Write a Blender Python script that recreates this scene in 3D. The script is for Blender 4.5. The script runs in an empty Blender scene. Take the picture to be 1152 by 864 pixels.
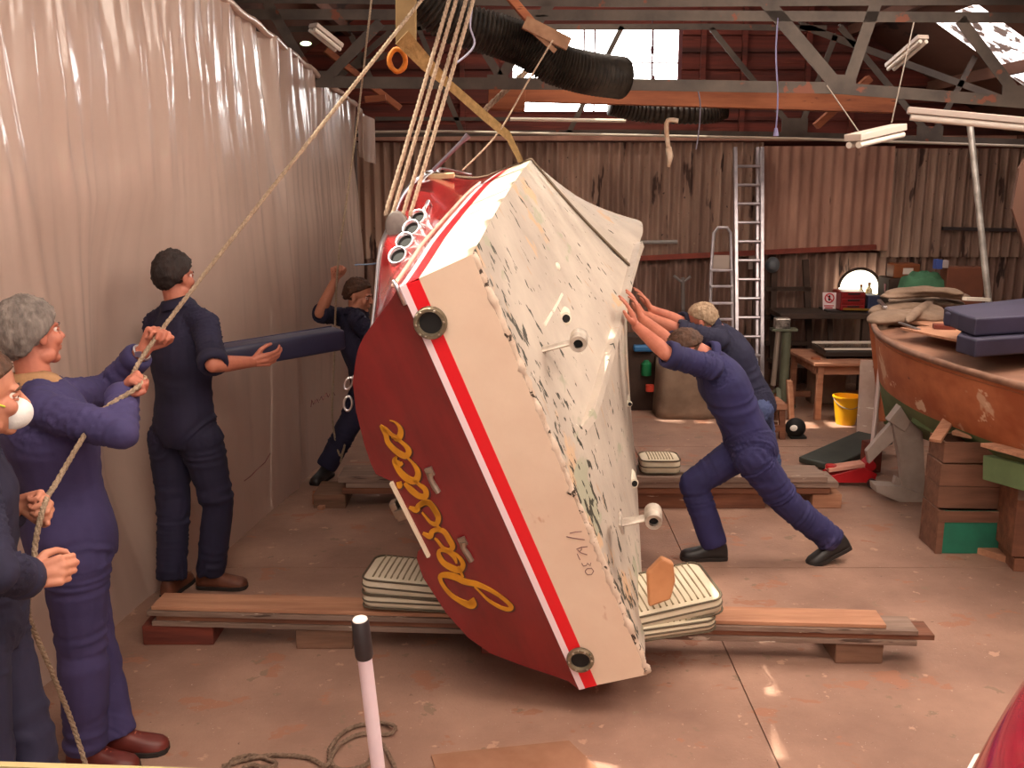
import bpy, bmesh, math, random
from mathutils import Vector as V, Matrix, noise
random.seed(7)
SC = bpy.context.scene
COL = SC.collection
PI = math.pi
# ---------------------------------------------------------------- camera
FPX = 1100.0
PITCH = math.radians(11.9)
CAMH = 2.2
CAM = V((0, 0, CAMH))
cp, sp = math.cos(PITCH), math.sin(PITCH)
def ray(u, v):
    x, y = (u - 576) / FPX, (432 - v) / FPX
    return V((x, cp + y * sp, -sp + y * cp))
def FL(u, v, z=0.0):
    r = ray(u, v); return CAM + r * ((z - CAMH) / r.z)
def AT(u, v, Y):
    r = ray(u, v); return CAM + r * (Y / r.y)
def AX(u, v, X):
    r = ray(u, v); return CAM + r * (X / r.x)
def LEN(u, v, P, L, near=True):
    """the point seen at (u, v) lying L from the joint P"""
    r = ray(u, v).normalized(); oc = CAM - P
    b = r.dot(oc); c = oc.dot(oc) - L * L
    d = b * b - c
    if d < 0:
        q = CAM + r * (-b)
        return P + (q - P).normalized() * L
    s = math.sqrt(d)
    return CAM + r * (-b - s if near else -b + s)
cam_d = bpy.data.cameras.new('camera')
cam = bpy.data.objects.new('camera', cam_d); COL.objects.link(cam)
cam.location = CAM; cam.rotation_euler = (PI / 2 - PITCH, 0, 0)
cam_d.sensor_width = 36; cam_d.lens = FPX / 1152 * 36; cam_d.clip_start = .05
SC.camera = cam
SC.view_settings.view_transform = 'Standard'
SC.view_settings.look = 'None'
SC.view_settings.gamma = 1
SC.view_settings.use_curve_mapping = False
SC.view_settings.exposure = 0.45
# ---------------------------------------------------------------- materials
def lin(h):
    h = h.lstrip('#')
    r = [int(h[i:i + 2], 16) / 255 for i in (0, 2, 4)]
    return tuple((c / 12.92 if c <= .04045 else ((c + .055) / 1.055) ** 2.4) for c in r) + (1,)
MATS = {}
def pmat(name, c1, c2=None, scale=4, stretch=(1, 1, 1), rough=.6, metal=0, bump=0, bscale=30, bstretch=None,
         spots=(), coat=0, contrast=(.35, .65), spec=.5, trans=0, alpha=1, emit=0):
    if name in MATS: return MATS[name]
    m = bpy.data.materials.new(name); m.use_nodes = True
    nt = m.node_tree; N = nt.nodes; L = nt.links
    bs = N['Principled BSDF']
    bs.inputs['Roughness'].default_value = rough
    bs.inputs['Metallic'].default_value = metal
    bs.inputs['Specular IOR Level'].default_value = spec
    bs.inputs['Coat Weight'].default_value = coat
    bs.inputs['Coat Roughness'].default_value = .08
    if trans: bs.inputs['Transmission Weight'].default_value = trans
    if alpha < 1: bs.inputs['Alpha'].default_value = alpha
    tc = N.new('ShaderNodeTexCoord')
    def nz(sc, st, det=5):
        mp = N.new('ShaderNodeMapping'); mp.inputs['Scale'].default_value = st
        L.new(tc.outputs['Object'], mp.inputs['Vector'])
        n = N.new('ShaderNodeTexNoise'); n.inputs['Scale'].default_value = sc
        n.inputs['Detail'].default_value = det; n.inputs['Roughness'].default_value = .6
        L.new(mp.outputs[0], n.inputs['Vector']); return n
    def ramp(a, b, src):
        r = N.new('ShaderNodeMapRange'); r.inputs['From Min'].default_value = a; r.inputs['From Max'].default_value = b
        L.new(src, r.inputs['Value']); return r.outputs[0]
    col = None
    base = lin(c1)
    if c2:
        mx = N.new('ShaderNodeMix'); mx.data_type = 'RGBA'
        L.new(ramp(contrast[0], contrast[1], nz(scale, stretch).outputs['Fac']), mx.inputs['Factor'])
        mx.inputs['A'].default_value = base; mx.inputs['B'].default_value = lin(c2)
        col = mx.outputs['Result']
    for (sc_, ss, th, st) in spots:
        mx = N.new('ShaderNodeMix'); mx.data_type = 'RGBA'
        L.new(ramp(th, th + .03, nz(ss, st, 4).outputs['Fac']), mx.inputs['Factor'])
        if col: L.new(col, mx.inputs['A'])
        else: mx.inputs['A'].default_value = base
        mx.inputs['B'].default_value = lin(sc_)
        col = mx.outputs['Result']
    if col: L.new(col, bs.inputs['Base Color'])
    else: bs.inputs['Base Color'].default_value = base
    if bump:
        b = N.new('ShaderNodeBump'); b.inputs['Strength'].default_value = min(1, bump); b.inputs['Distance'].default_value = .01
        L.new(nz(bscale, bstretch or stretch, 6).outputs['Fac'], b.inputs['Height'])
        L.new(b.outputs[0], bs.inputs['Normal'])
    if emit:
        bs.inputs['Emission Color'].default_value = base
        bs.inputs['Emission Strength'].default_value = emit
    MATS[name] = m
    return m
# ---------------------------------------------------------------- objects
WM = {}
def thing(name, label, cat, loc=(0, 0, 0), group=None, rotz=0, mw=None):
    o = bpy.data.objects.new(name, None); COL.objects.link(o)
    o.empty_display_size = .1
    m = mw if mw is not None else Matrix.Translation(V(loc)) @ Matrix.Rotation(rotz, 4, 'Z')
    o.matrix_world = m; WM[o] = m.copy()
    o['label'] = label; o['category'] = cat
    if group: o['group'] = group
    return o
def tag(o, label, cat, group=None, kind=None):
    o['label'] = label; o['category'] = cat
    if group: o['group'] = group
    if kind: o['kind'] = kind
    return o
def struct(o, label=None):
    o['kind'] = 'structure'
    if label: o['label'] = label
    return o
def frame(d, up=V((0, 0, 1))):
    d = V(d).normalized(); up = V(up)
    if abs(d.dot(up.normalized())) > .98: up = V((1, 0, 0)) if abs(d.x) < .9 else V((0, 1, 0))
    x = d.cross(up).normalized(); return x, d, x.cross(d).normalized()
class MB:
    def __init__(s): s.v = []; s.f = []; s.m = []; s.mi = 0
    def add(s, vs, fs, mi=None):
        o = len(s.v); s.v += [V(p) for p in vs]
        for f in fs: s.f.append([i + o for i in f]); s.m.append(s.mi if mi is None else mi)
        return s
    def hexa(s, p):
        """eight corners: bottom ring then top ring"""
        return s.add(p, [(3, 2, 1, 0), (4, 5, 6, 7), (0, 1, 5, 4), (1, 2, 6, 5), (2, 3, 7, 6), (3, 0, 4, 7)])
    def box(s, c, size, rz=0, R=None):
        c = V(c); hx, hy, hz = [k / 2 for k in size]
        R = R or Matrix.Rotation(rz, 3, 'Z')
        return s.hexa([c + R @ V(q) for q in ((-hx, -hy, -hz), (hx, -hy, -hz), (hx, hy, -hz), (-hx, hy, -hz), (-hx, -hy, hz), (hx, -hy, hz), (hx, hy, hz), (-hx, hy, hz))])
    def bar(s, p, q, w, h, up=(0, 0, 1)):
        p, q = V(p), V(q); x, d, z = frame(q - p, up)
        a, b = x * w / 2, z * h / 2
        return s.hexa([p - a - b, p + a - b, q + a - b, q - a - b, p - a + b, p + a + b, q + a + b, q - a + b])
    def loft(s, rings, cap=True, closed=True):
        o = len(s.v); n = len(rings[0])
        for r in rings: s.v += [V(p) for p in r]
        for i in range(len(rings) - 1):
            for j in range(n if closed else n - 1):
                k = (j + 1) % n
                s.f.append([o + i * n + j, o + i * n + k, o + (i + 1) * n + k, o + (i + 1) * n + j]); s.m.append(s.mi)
        if cap and closed:
            s.f.append([o + j for j in reversed(range(n))]); s.m.append(s.mi)
            s.f.append([o + (len(rings) - 1) * n + j for j in range(n)]); s.m.append(s.mi)
        return s
    def tube(s, pts, r, n=8, up=(0, 0, 1), cap=True, sy=1):
        pts = [V(p) for p in pts]; rs = r if isinstance(r, (list, tuple)) else [r] * len(pts)
        rings = []; x0 = None
        for i, p in enumerate(pts):
            d = (pts[min(i + 1, len(pts) - 1)] - pts[max(i - 1, 0)])
            x, d, z = frame(d, up)
            if x0 is not None:
                x = (x0 - d * x0.dot(d)).normalized(); z = x.cross(d).normalized()
            x0 = x
            rings.append([p + (x * math.cos(2 * PI * k / n) + z * math.sin(2 * PI * k / n) * sy) * rs[i] for k in range(n)])
        return s.loft(rings, cap)
    def cyl(s, p, q, r, r2=None, n=16): return s.tube([p, q], [r, r if r2 is None else r2], n)
    def ell(s, c, R, n=12, m=8, M=None):
        c = V(c); M = M or Matrix.Identity(3); rings = []
        for i in range(1, m):
            t = PI * i / m
            rings.append([c + M @ V((R[0] * math.sin(t) * math.cos(2 * PI * j / n), R[1] * math.sin(t) * math.sin(2 * PI * j / n), -R[2] * math.cos(t))) for j in range(n)])
        o = len(s.v); s.loft(rings, False)
        a = len(s.v); s.v += [c + M @ V((0, 0, -R[2])), c + M @ V((0, 0, R[2]))]
        for j in range(n):
            k = (j + 1) % n
            s.f.append([a, o + k, o + j]); s.m.append(s.mi)
            t = o + (m - 2) * n
            s.f.append([a + 1, t + j, t + k]); s.m.append(s.mi)
        return s
    def cap(s, p, q, r1, r2, n=14, sy=1, up=(0, 0, 1)):
        """capsule with rounded ends, for organic unions"""
        p, q = V(p), V(q); x, d, z = frame(q - p, up); rings = []
        for i in range(4):
            t = PI / 2 * (i + .35) / 4
            rings.append((p - d * r1 * math.cos(t), r1 * math.sin(t)))
        rings += [(p, r1), (q, r2)]
        for i in range(4):
            t = PI / 2 * (3 - i + .35) / 4
            rings.append((q + d * r2 * math.cos(t), r2 * math.sin(t)))
        return s.loft([[c + (x * math.cos(2 * PI * k / n) + z * math.sin(2 * PI * k / n) * sy) * r for k in range(n)] for c, r in rings])
    def prism(s, poly, d):
        """polygon (3-D points) extruded by vector d"""
        d = V(d); n = len(poly); poly = [V(p) for p in poly]
        return s.add(poly + [p + d for p in poly], [list(range(n - 1, -1, -1)), list(range(n, 2 * n))] + [[j, (j + 1) % n, n + (j + 1) % n, n + j] for j in range(n)])
    def build(s, name, mat, parent=None, smooth=False, bevel=0, local=False, flip=True, seg=2):
        me = bpy.data.meshes.new(name)
        vs = s.v
        if parent is not None and not local and parent in WM:
            im = WM[parent].inverted(); vs = [im @ p for p in vs]
        me.from_pydata([tuple(p) for p in vs], [], s.f)
        mats = mat if isinstance(mat, (list, tuple)) else [mat]
        for q in mats: me.materials.append(q)
        me.polygons.foreach_set('material_index', s.m)
        if flip:
            bm = bmesh.new(); bm.from_mesh(me); bmesh.ops.recalc_face_normals(bm, faces=bm.faces); bm.to_mesh(me); bm.free()
        if smooth: me.polygons.foreach_set('use_smooth', [True] * len(me.polygons))
        o = bpy.data.objects.new(name, me); COL.objects.link(o)
        if parent is not None:
            o.parent = parent
            if parent in WM: WM[o] = WM[parent]
        if smooth == 'auto':
            me.polygons.foreach_set('use_smooth', [True] * len(me.polygons))
            es = o.modifiers.new('es', 'EDGE_SPLIT'); es.split_angle = math.radians(35)
        if bevel:
            b = o.modifiers.new('bevel', 'BEVEL'); b.width = bevel; b.segments = seg; b.limit_method = 'ANGLE'; b.angle_limit = math.radians(40)
        return o
def catmull(P, n):
    P = [V(p) for p in P]; out = []
    for i in range(len(P) - 1):
        p0, p1, p2, p3 = P[max(i - 1, 0)], P[i], P[i + 1], P[min(i + 2, len(P) - 1)]
        for k in range(n):
            t = k / n
            out.append(.5 * ((2 * p1) + (p2 - p0) * t + (2 * p0 - 5 * p1 + 4 * p2 - p3) * t * t + (3 * p1 - p0 - 3 * p2 + p3) * t ** 3))
    out.append(P[-1]); return out
def freeze(o, remesh=None, smooth_it=0, smooth_f=.5, displace=(), keep_smooth=True):
    """bake modifiers into the mesh of o (no operators)"""
    if remesh:
        m = o.modifiers.new('r', 'REMESH'); m.mode = 'VOXEL'; m.voxel_size = remesh; m.use_smooth_shade = True
    if smooth_it:
        m = o.modifiers.new('s', 'SMOOTH'); m.iterations = smooth_it; m.factor = smooth_f
    dg = bpy.context.evaluated_depsgraph_get()
    me = bpy.data.meshes.new_from_object(o.evaluated_get(dg))
    o.modifiers.clear(); old = o.data; o.data = me
    bpy.data.meshes.remove(old)
    if keep_smooth: me.polygons.foreach_set('use_smooth', [True] * len(me.polygons))
    return o
def rope_path(pts, n=8): return catmull(pts, n)
# ---------------------------------------------------------------- the building
XL, XR, YB, YF, XC, ZR, SL = -4.1, 5.9, 10.6, -3.6, .9, 5.4, .64
M_conc = pmat('concrete', '#a7826f', '#7f5f51', scale=1.5, rough=.75, bump=.35, bscale=60,
              spots=[('#9a6a54', 3.3, .6, (1, 1.4, 1)), ('#846a58', 6.5, .64, (1, 1, 1)), ('#b58e78', 9, .655, (1, 1, 1)), ('#5f4238', 19, .70, (1, 2, 1)), ('#e6dcd2', 46, .715, (1, 2, 1)), ('#cdb8a8', 80, .69, (1, 1, 1)), ('#4b3a35', 60, .71, (2, 1, 1)), ('#3f8472', 2.3, .775, (1.5, 1, 1))], contrast=(.3, .7))
def floor():
    m = MB()
    xs = [XL, 1.02, XR]; ys = [YF, 1.2, 5.3, 7.9, YB]
    g = .003
    for i in range(2):
        for j in range(4):
            x0, x1, y0, y1 = xs[i] + g * (i > 0), xs[i + 1] - g * (i < 1), ys[j] + g * (j > 0), ys[j + 1] - g * (j < 3)
            m.hexa([(x0, y0, -.12), (x1, y0, -.12), (x1, y1, -.12), (x0, y1, -.12), (x0, y0, 0), (x1, y0, 0), (x1, y1, 0), (x0, y1, 0)])
    m.mi = 1
    m.hexa([(XL, YF, -.16), (XR, YF, -.16), (XR, YB, -.16), (XL, YB, -.16), (XL, YF, -.01), (XR, YF, -.01), (XR, YB, -.01), (XL, YB, -.01)])
    struct(m.build('floor', [M_conc, pmat('joint', '#5a4136', rough=.9)]))
floor()
M_corr = pmat('asbestos', '#b59583', '#876a5c', scale=1.3, stretch=(2.2, 1, .5), rough=.85, bump=.2, bscale=40,
              spots=[('#4d362f', 2.4, .61, (3, 1, .5)), ('#b59a8c', 5, .69, (3, 1, .6)), ('#3c2a26', 14, .68, (1, 1, 1))])
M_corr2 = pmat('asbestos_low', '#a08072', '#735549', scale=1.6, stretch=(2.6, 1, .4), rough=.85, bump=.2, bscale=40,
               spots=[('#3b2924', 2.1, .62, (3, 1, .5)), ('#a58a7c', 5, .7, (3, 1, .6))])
M_corr3 = pmat('asbestos_flat', '#b08572', '#8f6656', scale=2, stretch=(2, 1, .5), rough=.85, bump=.2, bscale=40, spots=[('#4a2f28', 3, .66, (3, 1, .4))])
M_dark = pmat('dark_board', '#6c2a1e', '#3a1610', scale=1.5, stretch=(.3, 1, 7), rough=.8, bump=.5, bscale=8, bstretch=(.3, 1, 12),
              spots=[('#6d2f20', 1.6, .6, (.5, 1, 8))])
M_roof = pmat('roof_lining', '#6b4636', '#4c2f25', scale=1, stretch=(1, .4, 1), rough=.85, bump=.3, bscale=20, spots=[('#2f1d18', 2, .64, (1, .4, 1))])
M_pane = pmat('window_light', '#fffdfa', rough=.4, emit=11)
M_fillpane = pmat('rooflight_fill', '#ffeedd', rough=.4, emit=9)
M_frame = pmat('glazing_bar', '#5a2428', rough=.6)
def corr(m, x0, x1, z0, z1, y, pitch=.106, amp=.03, zz=None):
    n = int((x1 - x0) / pitch * 8); r0, r1, r2 = [], [], []
    for i in range(n + 1):
        x = x0 + (x1 - x0) * i / n; w = amp * math.cos(2 * PI * x / pitch)
        t = z1(x) if callable(z1) else z1
        b = z0(x) if callable(z0) else z0
        r0.append(V((x, y + w, b))); r1.append(V((x, y + w, t)))
        r2.append(V((x, y + w + .012, t)))
    m.loft([r0, r1, r2, [p + V((0, .012, 0)) for p in r0]], cap=False, closed=False)
def back_wall():
    m = MB()
    corr(m, XL, 1.62, 1.36, 2.56, 10.42); m.mi = 2
    corr(m, 2.55, 3.95, 1.45, 2.52, 10.36, pitch=.112, amp=.016); m.mi = 0
    corr(m, 1.5, 2.6, 1.38, 2.56, 10.42)
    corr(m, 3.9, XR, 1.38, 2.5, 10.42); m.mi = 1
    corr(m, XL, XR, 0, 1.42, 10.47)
    m.mi = 3
    m.box(((XL + XR) / 2, 10.56, 1.3), (XR - XL, .05, 2.6))
    m.mi = 2
    m.box(((XL + XR) / 2, 10.4, 2.60), (XR - XL, .16, .05))
    struct(m.build('wall_back', [M_corr, M_corr2, M_corr3, M_dark]))
back_wall()
def roofz(x): return ZR - SL * abs(x - XC)
# gable above the corrugated wall, with the window opening
wL, wR, wT, wB = AT(575, 60, YB).x, AT(765, 60, YB).x, AT(600, 33, YB).z, AT(600, 126, YB).z
def gable():
    m = MB(); y0, y1 = YB, YB + .06
    def pc(pts): m.prism([V((x, y0, z)) for x, z in pts], (0, y1 - y0, 0))
    pc([(XL, 2.5), (wL, 2.5), (wL, roofz(wL)), (XL, roofz(XL))])
    pc([(wR, 2.5), (XR, 2.5), (XR, roofz(XR)), (wR, roofz(wR))])
    pc([(wL, 2.5), (wR, 2.5), (wR, wB), (wL, wB)])
    pc([(wL, wT), (wR, wT), (wR, roofz(wR)), (XC, ZR), (wL, roofz(wL))])
    z = 2.62
    while z < 5.2:                      # weather boards, each a little proud of the next
        hw = (ZR - z) / SL
        for a, b in ([(-hw + XC, wL - .02), (wR + .02, hw + XC)] if wB - .1 < z < wT else [(-hw + XC, hw + XC)]):
            if b > a: m.hexa([(a, y0 - .035, z), (b, y0 - .035, z), (b, y0, z), (a, y0, z), (a, y0 - .008, z + .16), (b, y0 - .008, z + .16), (b, y0, z + .16), (a, y0, z + .16)])
        z += .17
    # rust red studs
    for u in (836, 908, 790, 960, 520):
        x = AT(u, 60, YB).x; m.box((x, y0 - .06, (2.6 + roofz(x)) / 2), (.05, .05, roofz(x) - 2.6))
    struct(m.build('wall_gable', [M_dark]))
    w = MB(); w.box(((wL + wR) / 2, YB + .02, (wT + wB) / 2), (wR - wL - .004, .01, wT - wB - .004))
    p = w.build('window_1', M_pane); struct(p, 'bright glazed opening in the dark gable wall')
    f = MB()
    for u in (575, 657, 669, 734, 765):
        x = AT(u, 60, YB).x; f.box((x, YB - .0, (wT + wB) / 2), (.018 if u not in (575, 765) else .04, .03, wT - wB))
    for v in (33, 71, 99, 126):
        z = AT(650, v, YB).z; f.box(((wL + wR) / 2, YB - .003, z), (wR - wL, .03, .016 if v != 99 else .05))
    f.build('window_frame', M_frame, p)
gable()
M_block = pmat('side_wall', '#7d6154', '#5f463b', scale=2, rough=.9, bump=.3)
def shell():
    m = MB(); m.box((XL - .05, (YB + YF) / 2, 1.2), (.1, YB - YF, 2.4)); struct(m.build('wall_left', M_block))
    m = MB(); 
    for i in range(1):
        m.box((XR + .05, (YB + YF) / 2, 1.2), (.1, YB - YF, 2.4))
    struct(m.build('wall_right', M_block))
    # wall behind the camera with a wide doorway standing open to the daylight
    m = MB(); y = YF
    m.prism([V((XL, y, 0)), V((-1.6, y, 0)), V((-1.6, y, roofz(-1.6))), V((XL, y, roofz(XL)))], (0, -.1, 0))
    m.prism([V((3.0, y, 0)), V((XR, y, 0)), V((XR, y, roofz(XR))), V((3.0, y, roofz(3.0)))], (0, -.1, 0))
    m.prism([V((-1.6, y, 3.3)), V((3.0, y, 3.3)), V((3.0, y, roofz(3.))), V((XC, y, ZR)), V((-1.6, y, roofz(-1.6)))], (0, -.1, 0))
    struct(m.build('wall_front', M_block))
shell()
# ---- sun and the gaps it falls through
SUN = V((-.5, .10, .86)).normalized()
def on_roof(p):
    # where the sun ray that reaches p crosses the left-hand slope: z = ZR + SL (x - XC)
    t = (ZR + SL * (p.x - XC) - p.z) / (SUN.z - SL * SUN.x)
    return p + SUN * t
def roof():
    lights = {'r': [(1.7, 3.1, -2.6, -.6), (1.7, 3.1, .6, 2.6), (2.2, 4.1, 4.3, 6.6)], 'l': [(-1.0, .3, -2.6, -.4), (-1.3, .2, .6, 2.6), (-3.4, -2.6, 3.0, 6.6), (-.3, .7, 7.6, 9.0)]}  # unseen glowing roof panes added as light sources, rearmost brightening the back wall
    vis = on_v = None
    lights['r'].append((3.75, 4.75, 8.35, 9.2))
    holes = []
    def hole(p, dx, dy):
        q = on_roof(p); holes.append((q.x - dx, q.x + dx, q.y - dy, q.y + dy))
    for k in range(7): hole(V((-.43 + .105 * k * .5, 3.42 + .49 * k, 1.83 + .075 * k)), .24, .27)
    hole(FL(918, 478), .34, .15)
    hole(FL(932, 492), .16, .018)
    hole(FL(760, 474), .24, .05)
    for side in 'rl':
        lo, hi = (XC, XR) if side == 'r' else (XL, XC)
        rects = lights[side] + (holes if side == 'l' else [])
        xs = sorted({lo, hi} | {r[0] for r in rects} | {r[1] for r in rects}); ys = sorted({YF - .1, YB + .06} | {r[2] for r in rects} | {r[3] for r in rects})
        m = MB(); idx = {}
        for j, y in enumerate(ys):
            for i, x in enumerate(xs): idx[i, j] = len(m.v); m.v.append(V((x, y, roofz(x))))
        for i in range(len(xs) - 1):
            for j in range(len(ys) - 1):
                cx, cy = (xs[i] + xs[i + 1]) / 2, (ys[j] + ys[j + 1]) / 2
                if any(r[0] < cx < r[1] and r[2] < cy < r[3] for r in rects): continue
                m.f.append([idx[i, j], idx[i + 1, j], idx[i + 1, j + 1], idx[i, j + 1]]); m.m.append(0)
        # purlins under the sheeting
        for k in range(1, 6):
            x = XC + (1 if side == 'r' else -1) * k * .86
            m.box((x, (YB + YF) / 2, roofz(x) - .07), (.06, YB - YF, .1))
        o = m.build('ceiling_' + ('right' if side == 'r' else 'left'), M_roof)
        struct(o)
        for n, r in enumerate(lights[side]):
            p = MB(); x0, x1, y0, y1 = r; e = .003
            p.prism([V((x0 + e, y0 + e, roofz(x0 + e))), V((x1 - e, y0 + e, roofz(x1 - e))), V((x1 - e, y1 - e, roofz(x1 - e))), V((x0 + e, y1 - e, roofz(x0 + e)))], (0, 0, .02))
            k = {'r': 2, 'l': 7}[side] + n
            mt = M_fillpane
            if side == 'r' and n == 3: mt = M_dirtypane
            if side == 'l' and n == 2: mt = pmat('rooflight_backlight', '#ffe9dc', rough=.5, emit=1.3)  # dimmer pane added behind the sheeting to backlight it
            struct(p.build('window_%d' % k, mt))
M_dirtypane = pmat('dirty_rooflight', '#fff2ee', rough=.4, emit=3.0)
def dirty(m):
    nt = m.node_tree; N = nt.nodes; L = nt.links; bs = N['Principled BSDF']
    tc = N.new('ShaderNodeTexCoord'); n = N.new('ShaderNodeTexNoise'); n.inputs['Scale'].default_value = 7; n.inputs['Detail'].default_value = 4
    L.new(tc.outputs['Object'], n.inputs['Vector'])
    r = N.new('ShaderNodeMapRange'); r.inputs['From Min'].default_value = .5; r.inputs['From Max'].default_value = .56; r.inputs['To Min'].default_value = 3; r.inputs['To Max'].default_value = .02
    L.new(n.outputs['Fac'], r.inputs['Value']); L.new(r.outputs[0], bs.inputs['Emission Strength'])
dirty(M_dirtypane)
roof()
# ---- daylight
w = bpy.data.worlds.new('world'); SC.world = w; w.use_nodes = True
w.node_tree.nodes['Background'].inputs[0].default_value = (1, .95, .88, 1)
w.node_tree.nodes['Background'].inputs[1].default_value = 1.6
sd = bpy.data.lights.new('sun', 'SUN'); sd.energy = 7.5; sd.angle = math.radians(.6); sd.color = (1, .93, .76)
so = bpy.data.objects.new('sun', sd); COL.objects.link(so); so.rotation_euler = SUN.to_track_quat('Z', 'Y').to_euler()
# ---------------------------------------------------------------- roof steel
M_steel = pmat('roof_steel', '#54483f', '#3b312b', scale=3, rough=.7, spots=[('#6e3a26', 4, .62, (1, 1, 1))])
M_timber = pmat('timber_orange', '#a4603c', '#7d4227', scale=3, stretch=(.5, 4, 4), rough=.75, bump=.2, bscale=12, spots=[('#5f3020', 5, .64, (.4, 3, 3))])
def truss(Y, label, members, thick=1.0):
    root = thing('roof_truss', label, 'roof truss', AT(700, members[0][1][0][1], Y))
    for nm, pts, wd in members:
        m = MB(); w_ = wd * thick
        P = [AT(u, v, Y) for u, v in pts]
        for p, q in zip(P, P[1:]):
            if nm == 'gusset_plate':
                m.box((p + q) / 2, (abs(q.x - p.x), .012, abs(p.z - q.z)))
            else:                        # rolled angle: two flat legs
                m.bar(p, q, .008, w_, up=(0, 0, 1)); m.bar(p + V((0, w_ / 2, w_ * .45)), q + V((0, w_ / 2, w_ * .45)), w_, .008, up=(0, 0, 1))
        m.build(nm, M_steel, root)
truss(7.7, 'near grey steel lattice truss, its bottom chord running above the timber beam', [
    ('bottom_chord', [(180, 88), (420, 93), (700, 95), (940, 99), (1160, 116), (1400, 130)], .085),
    ('top_chord', [(180, 16), (700, 17), (1152, 20), (1400, 20)], .075), ('top_chord', [(180, -6), (700, 0), (1400, -4)], .1),
    ('web', [(862, 2), (938, 92)], .1), ('web', [(986, 2), (955, 92)], .09), ('web', [(1080, 22), (1142, 104)], .085),
    ('web', [(620, 2), (560, 92)], .075), ('web', [(520, 17), (566, 92)], .06), ('gusset_plate', [(930, 84), (962, 100)], .1),
    ('gusset_plate', [(1128, 96), (1156, 114)], .1), ('gusset_plate', [(548, 84), (572, 100)], .1),
    ('web', [(300, 2), (352, 90)], .075), ('web', [(428, 25), (366, 90)], .075), ('gusset_plate', [(345, 80), (375, 97)], .1)])
truss(9.3, 'far grey steel lattice truss just in front of the gable', [
    ('bottom_chord', [(180, 148), (420, 151), (700, 149), (900, 152), (1160, 160), (1400, 170)], .05),
    ('top_chord', [(180, 35), (450, 31), (800, 30), (930, 32)], .05), ('web', [(800, 32), (892, 145)], .05), ('web', [(940, 40), (900, 145)], .05),
    ('web', [(945, 30), (1046, 152)], .055), ('web', [(1110, 40), (1050, 152)], .05), ('web', [(900, 28), (1130, 112)], .06), ('gusset_plate', [(880, 133), (908, 150)], .1),
    ('gusset_plate', [(1032, 142), (1060, 157)], .1), ('web', [(372, 95), (440, 35)], .05), ('web', [(420, 95), (395, 40)], .05), ('web', [(440, 60), (330, 100)], .05),
    ('web', [(640, 149), (700, 30)], .045), ('web', [(520, 149), (470, 30)], .045), ('bottom_chord', [(180, 133), (560, 134), (700, 136)], .03)])
def simple(name, label, cat, mb, mat, group=None, **k):
    o = mb.build(name, mat, **k); return tag(o, label, cat, group)
simple('timber_beam', 'long orange brown timber beam slung level under the roof trusses', 'beam', MB().bar(AT(550, 104, 8.5), AT(1004, 118, 8.6), .12, .135), M_timber, bevel=.005)
simple('timber_block', 'short square orange timber block at the left end of the long beam', 'timber block', MB().bar(AT(550, 106, 8.2), AT(591, 108, 8.2), .25, .24), M_timber, bevel=.006)
simple('timber_strut', 'loose orange plank leaning diagonally between the two roof trusses', 'plank', MB().bar(AT(918, 142, 8.95), AT(978, 88, 8.95), .1, .06), M_timber, bevel=.004)
simple('timber_strut', 'long thin red brown plank sloping across the far left of the roof', 'plank', MB().bar(AT(366, 56, 8.3), AT(450, 122, 8.5), .06, .05), M_timber, bevel=.004)
simple('conduit_pipe', 'thin pale conduit pipe running the width of the far truss', 'pipe', MB().tube([AT(180, 150, 9.05), AT(500, 148, 9.05), AT(900, 156, 9.05), AT(1200, 166, 9.05)], .012, 8), pmat('pipe_pale', '#b0a292', rough=.5))
simple('conduit_pipe', 'pale pipe above the timber beam, left of the gable window', 'pipe', MB().tube([AT(440, 94, 8.0), AT(552, 95, 8.0)], .014, 8), pmat('pipe_pale', '#b0a292'))
simple('conduit_pipe', 'short bright tube hanging level below the gable window', 'pipe', MB().tube([AT(574, 134, 8.9), AT(704, 136, 8.9)], .016, 8), pmat('tube_bright', '#e6dccb', rough=.4))
# ---- rusty red rail, wall pipes
simple('steel_rail', 'rust red steel rail bolted along the corrugated back wall', 'rail', MB().bar(AT(716, 291, 10.36), AT(985, 278, 10.36), .06, .045).bar(AT(716, 289, 10.34), AT(985, 276, 10.34), .03, .02), pmat('red_rail', '#8c3d2c', '#6b2a20', scale=5, rough=.7))
simple('steel_rail', 'dark grey rail on the wall behind the silver pole', 'rail', MB().bar(AT(1060, 257, 10.36), AT(1290, 262, 10.36), .04, .035), pmat('dark_rail', '#352a2a', rough=.7))
simple('grey_pipe', 'short grey pipe fixed to the wall right of the boat bow', 'pipe', MB().tube([AT(700, 273, 10.3), AT(762, 272, 10.3)], .02, 8), pmat('grey_pipe', '#8f8a86', rough=.5))
# ---------------------------------------------------------------- the boat, local axes: x = port (now up), y = forward, z = its own up (now left)
A_ = ray(700, 20).normalized(); P0 = FL(652, 776, .13)
def T(u, v, s=0.0):
    r = ray(u, v); p = P0 + A_ * s
    return CAM + r * ((p - CAM).dot(A_) / r.dot(A_))
B_ = (T(449, 320) - P0).normalized(); C_ = B_.cross(A_).normalized()
O_ = (T(449, 320) + P0) / 2
MW_BOAT = Matrix(((B_.x, A_.x, C_.x, O_.x), (B_.y, A_.y, C_.y, O_.y), (B_.z, A_.z, C_.z, O_.z), (0, 0, 0, 1)))
def TL(u, v, s=0.0):
    """pixel -> boat coordinates on the section s metres forward of the transom"""
    d = T(u, v, s) - O_
    return V((d.dot(B_), s, d.dot(C_)))
boat = thing('motor_boat', 'old wooden motor boat rolled on its side, red topsides and white peeling bottom', 'boat', mw=MW_BOAT)
def xcoord(mat):
    return mat
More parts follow.
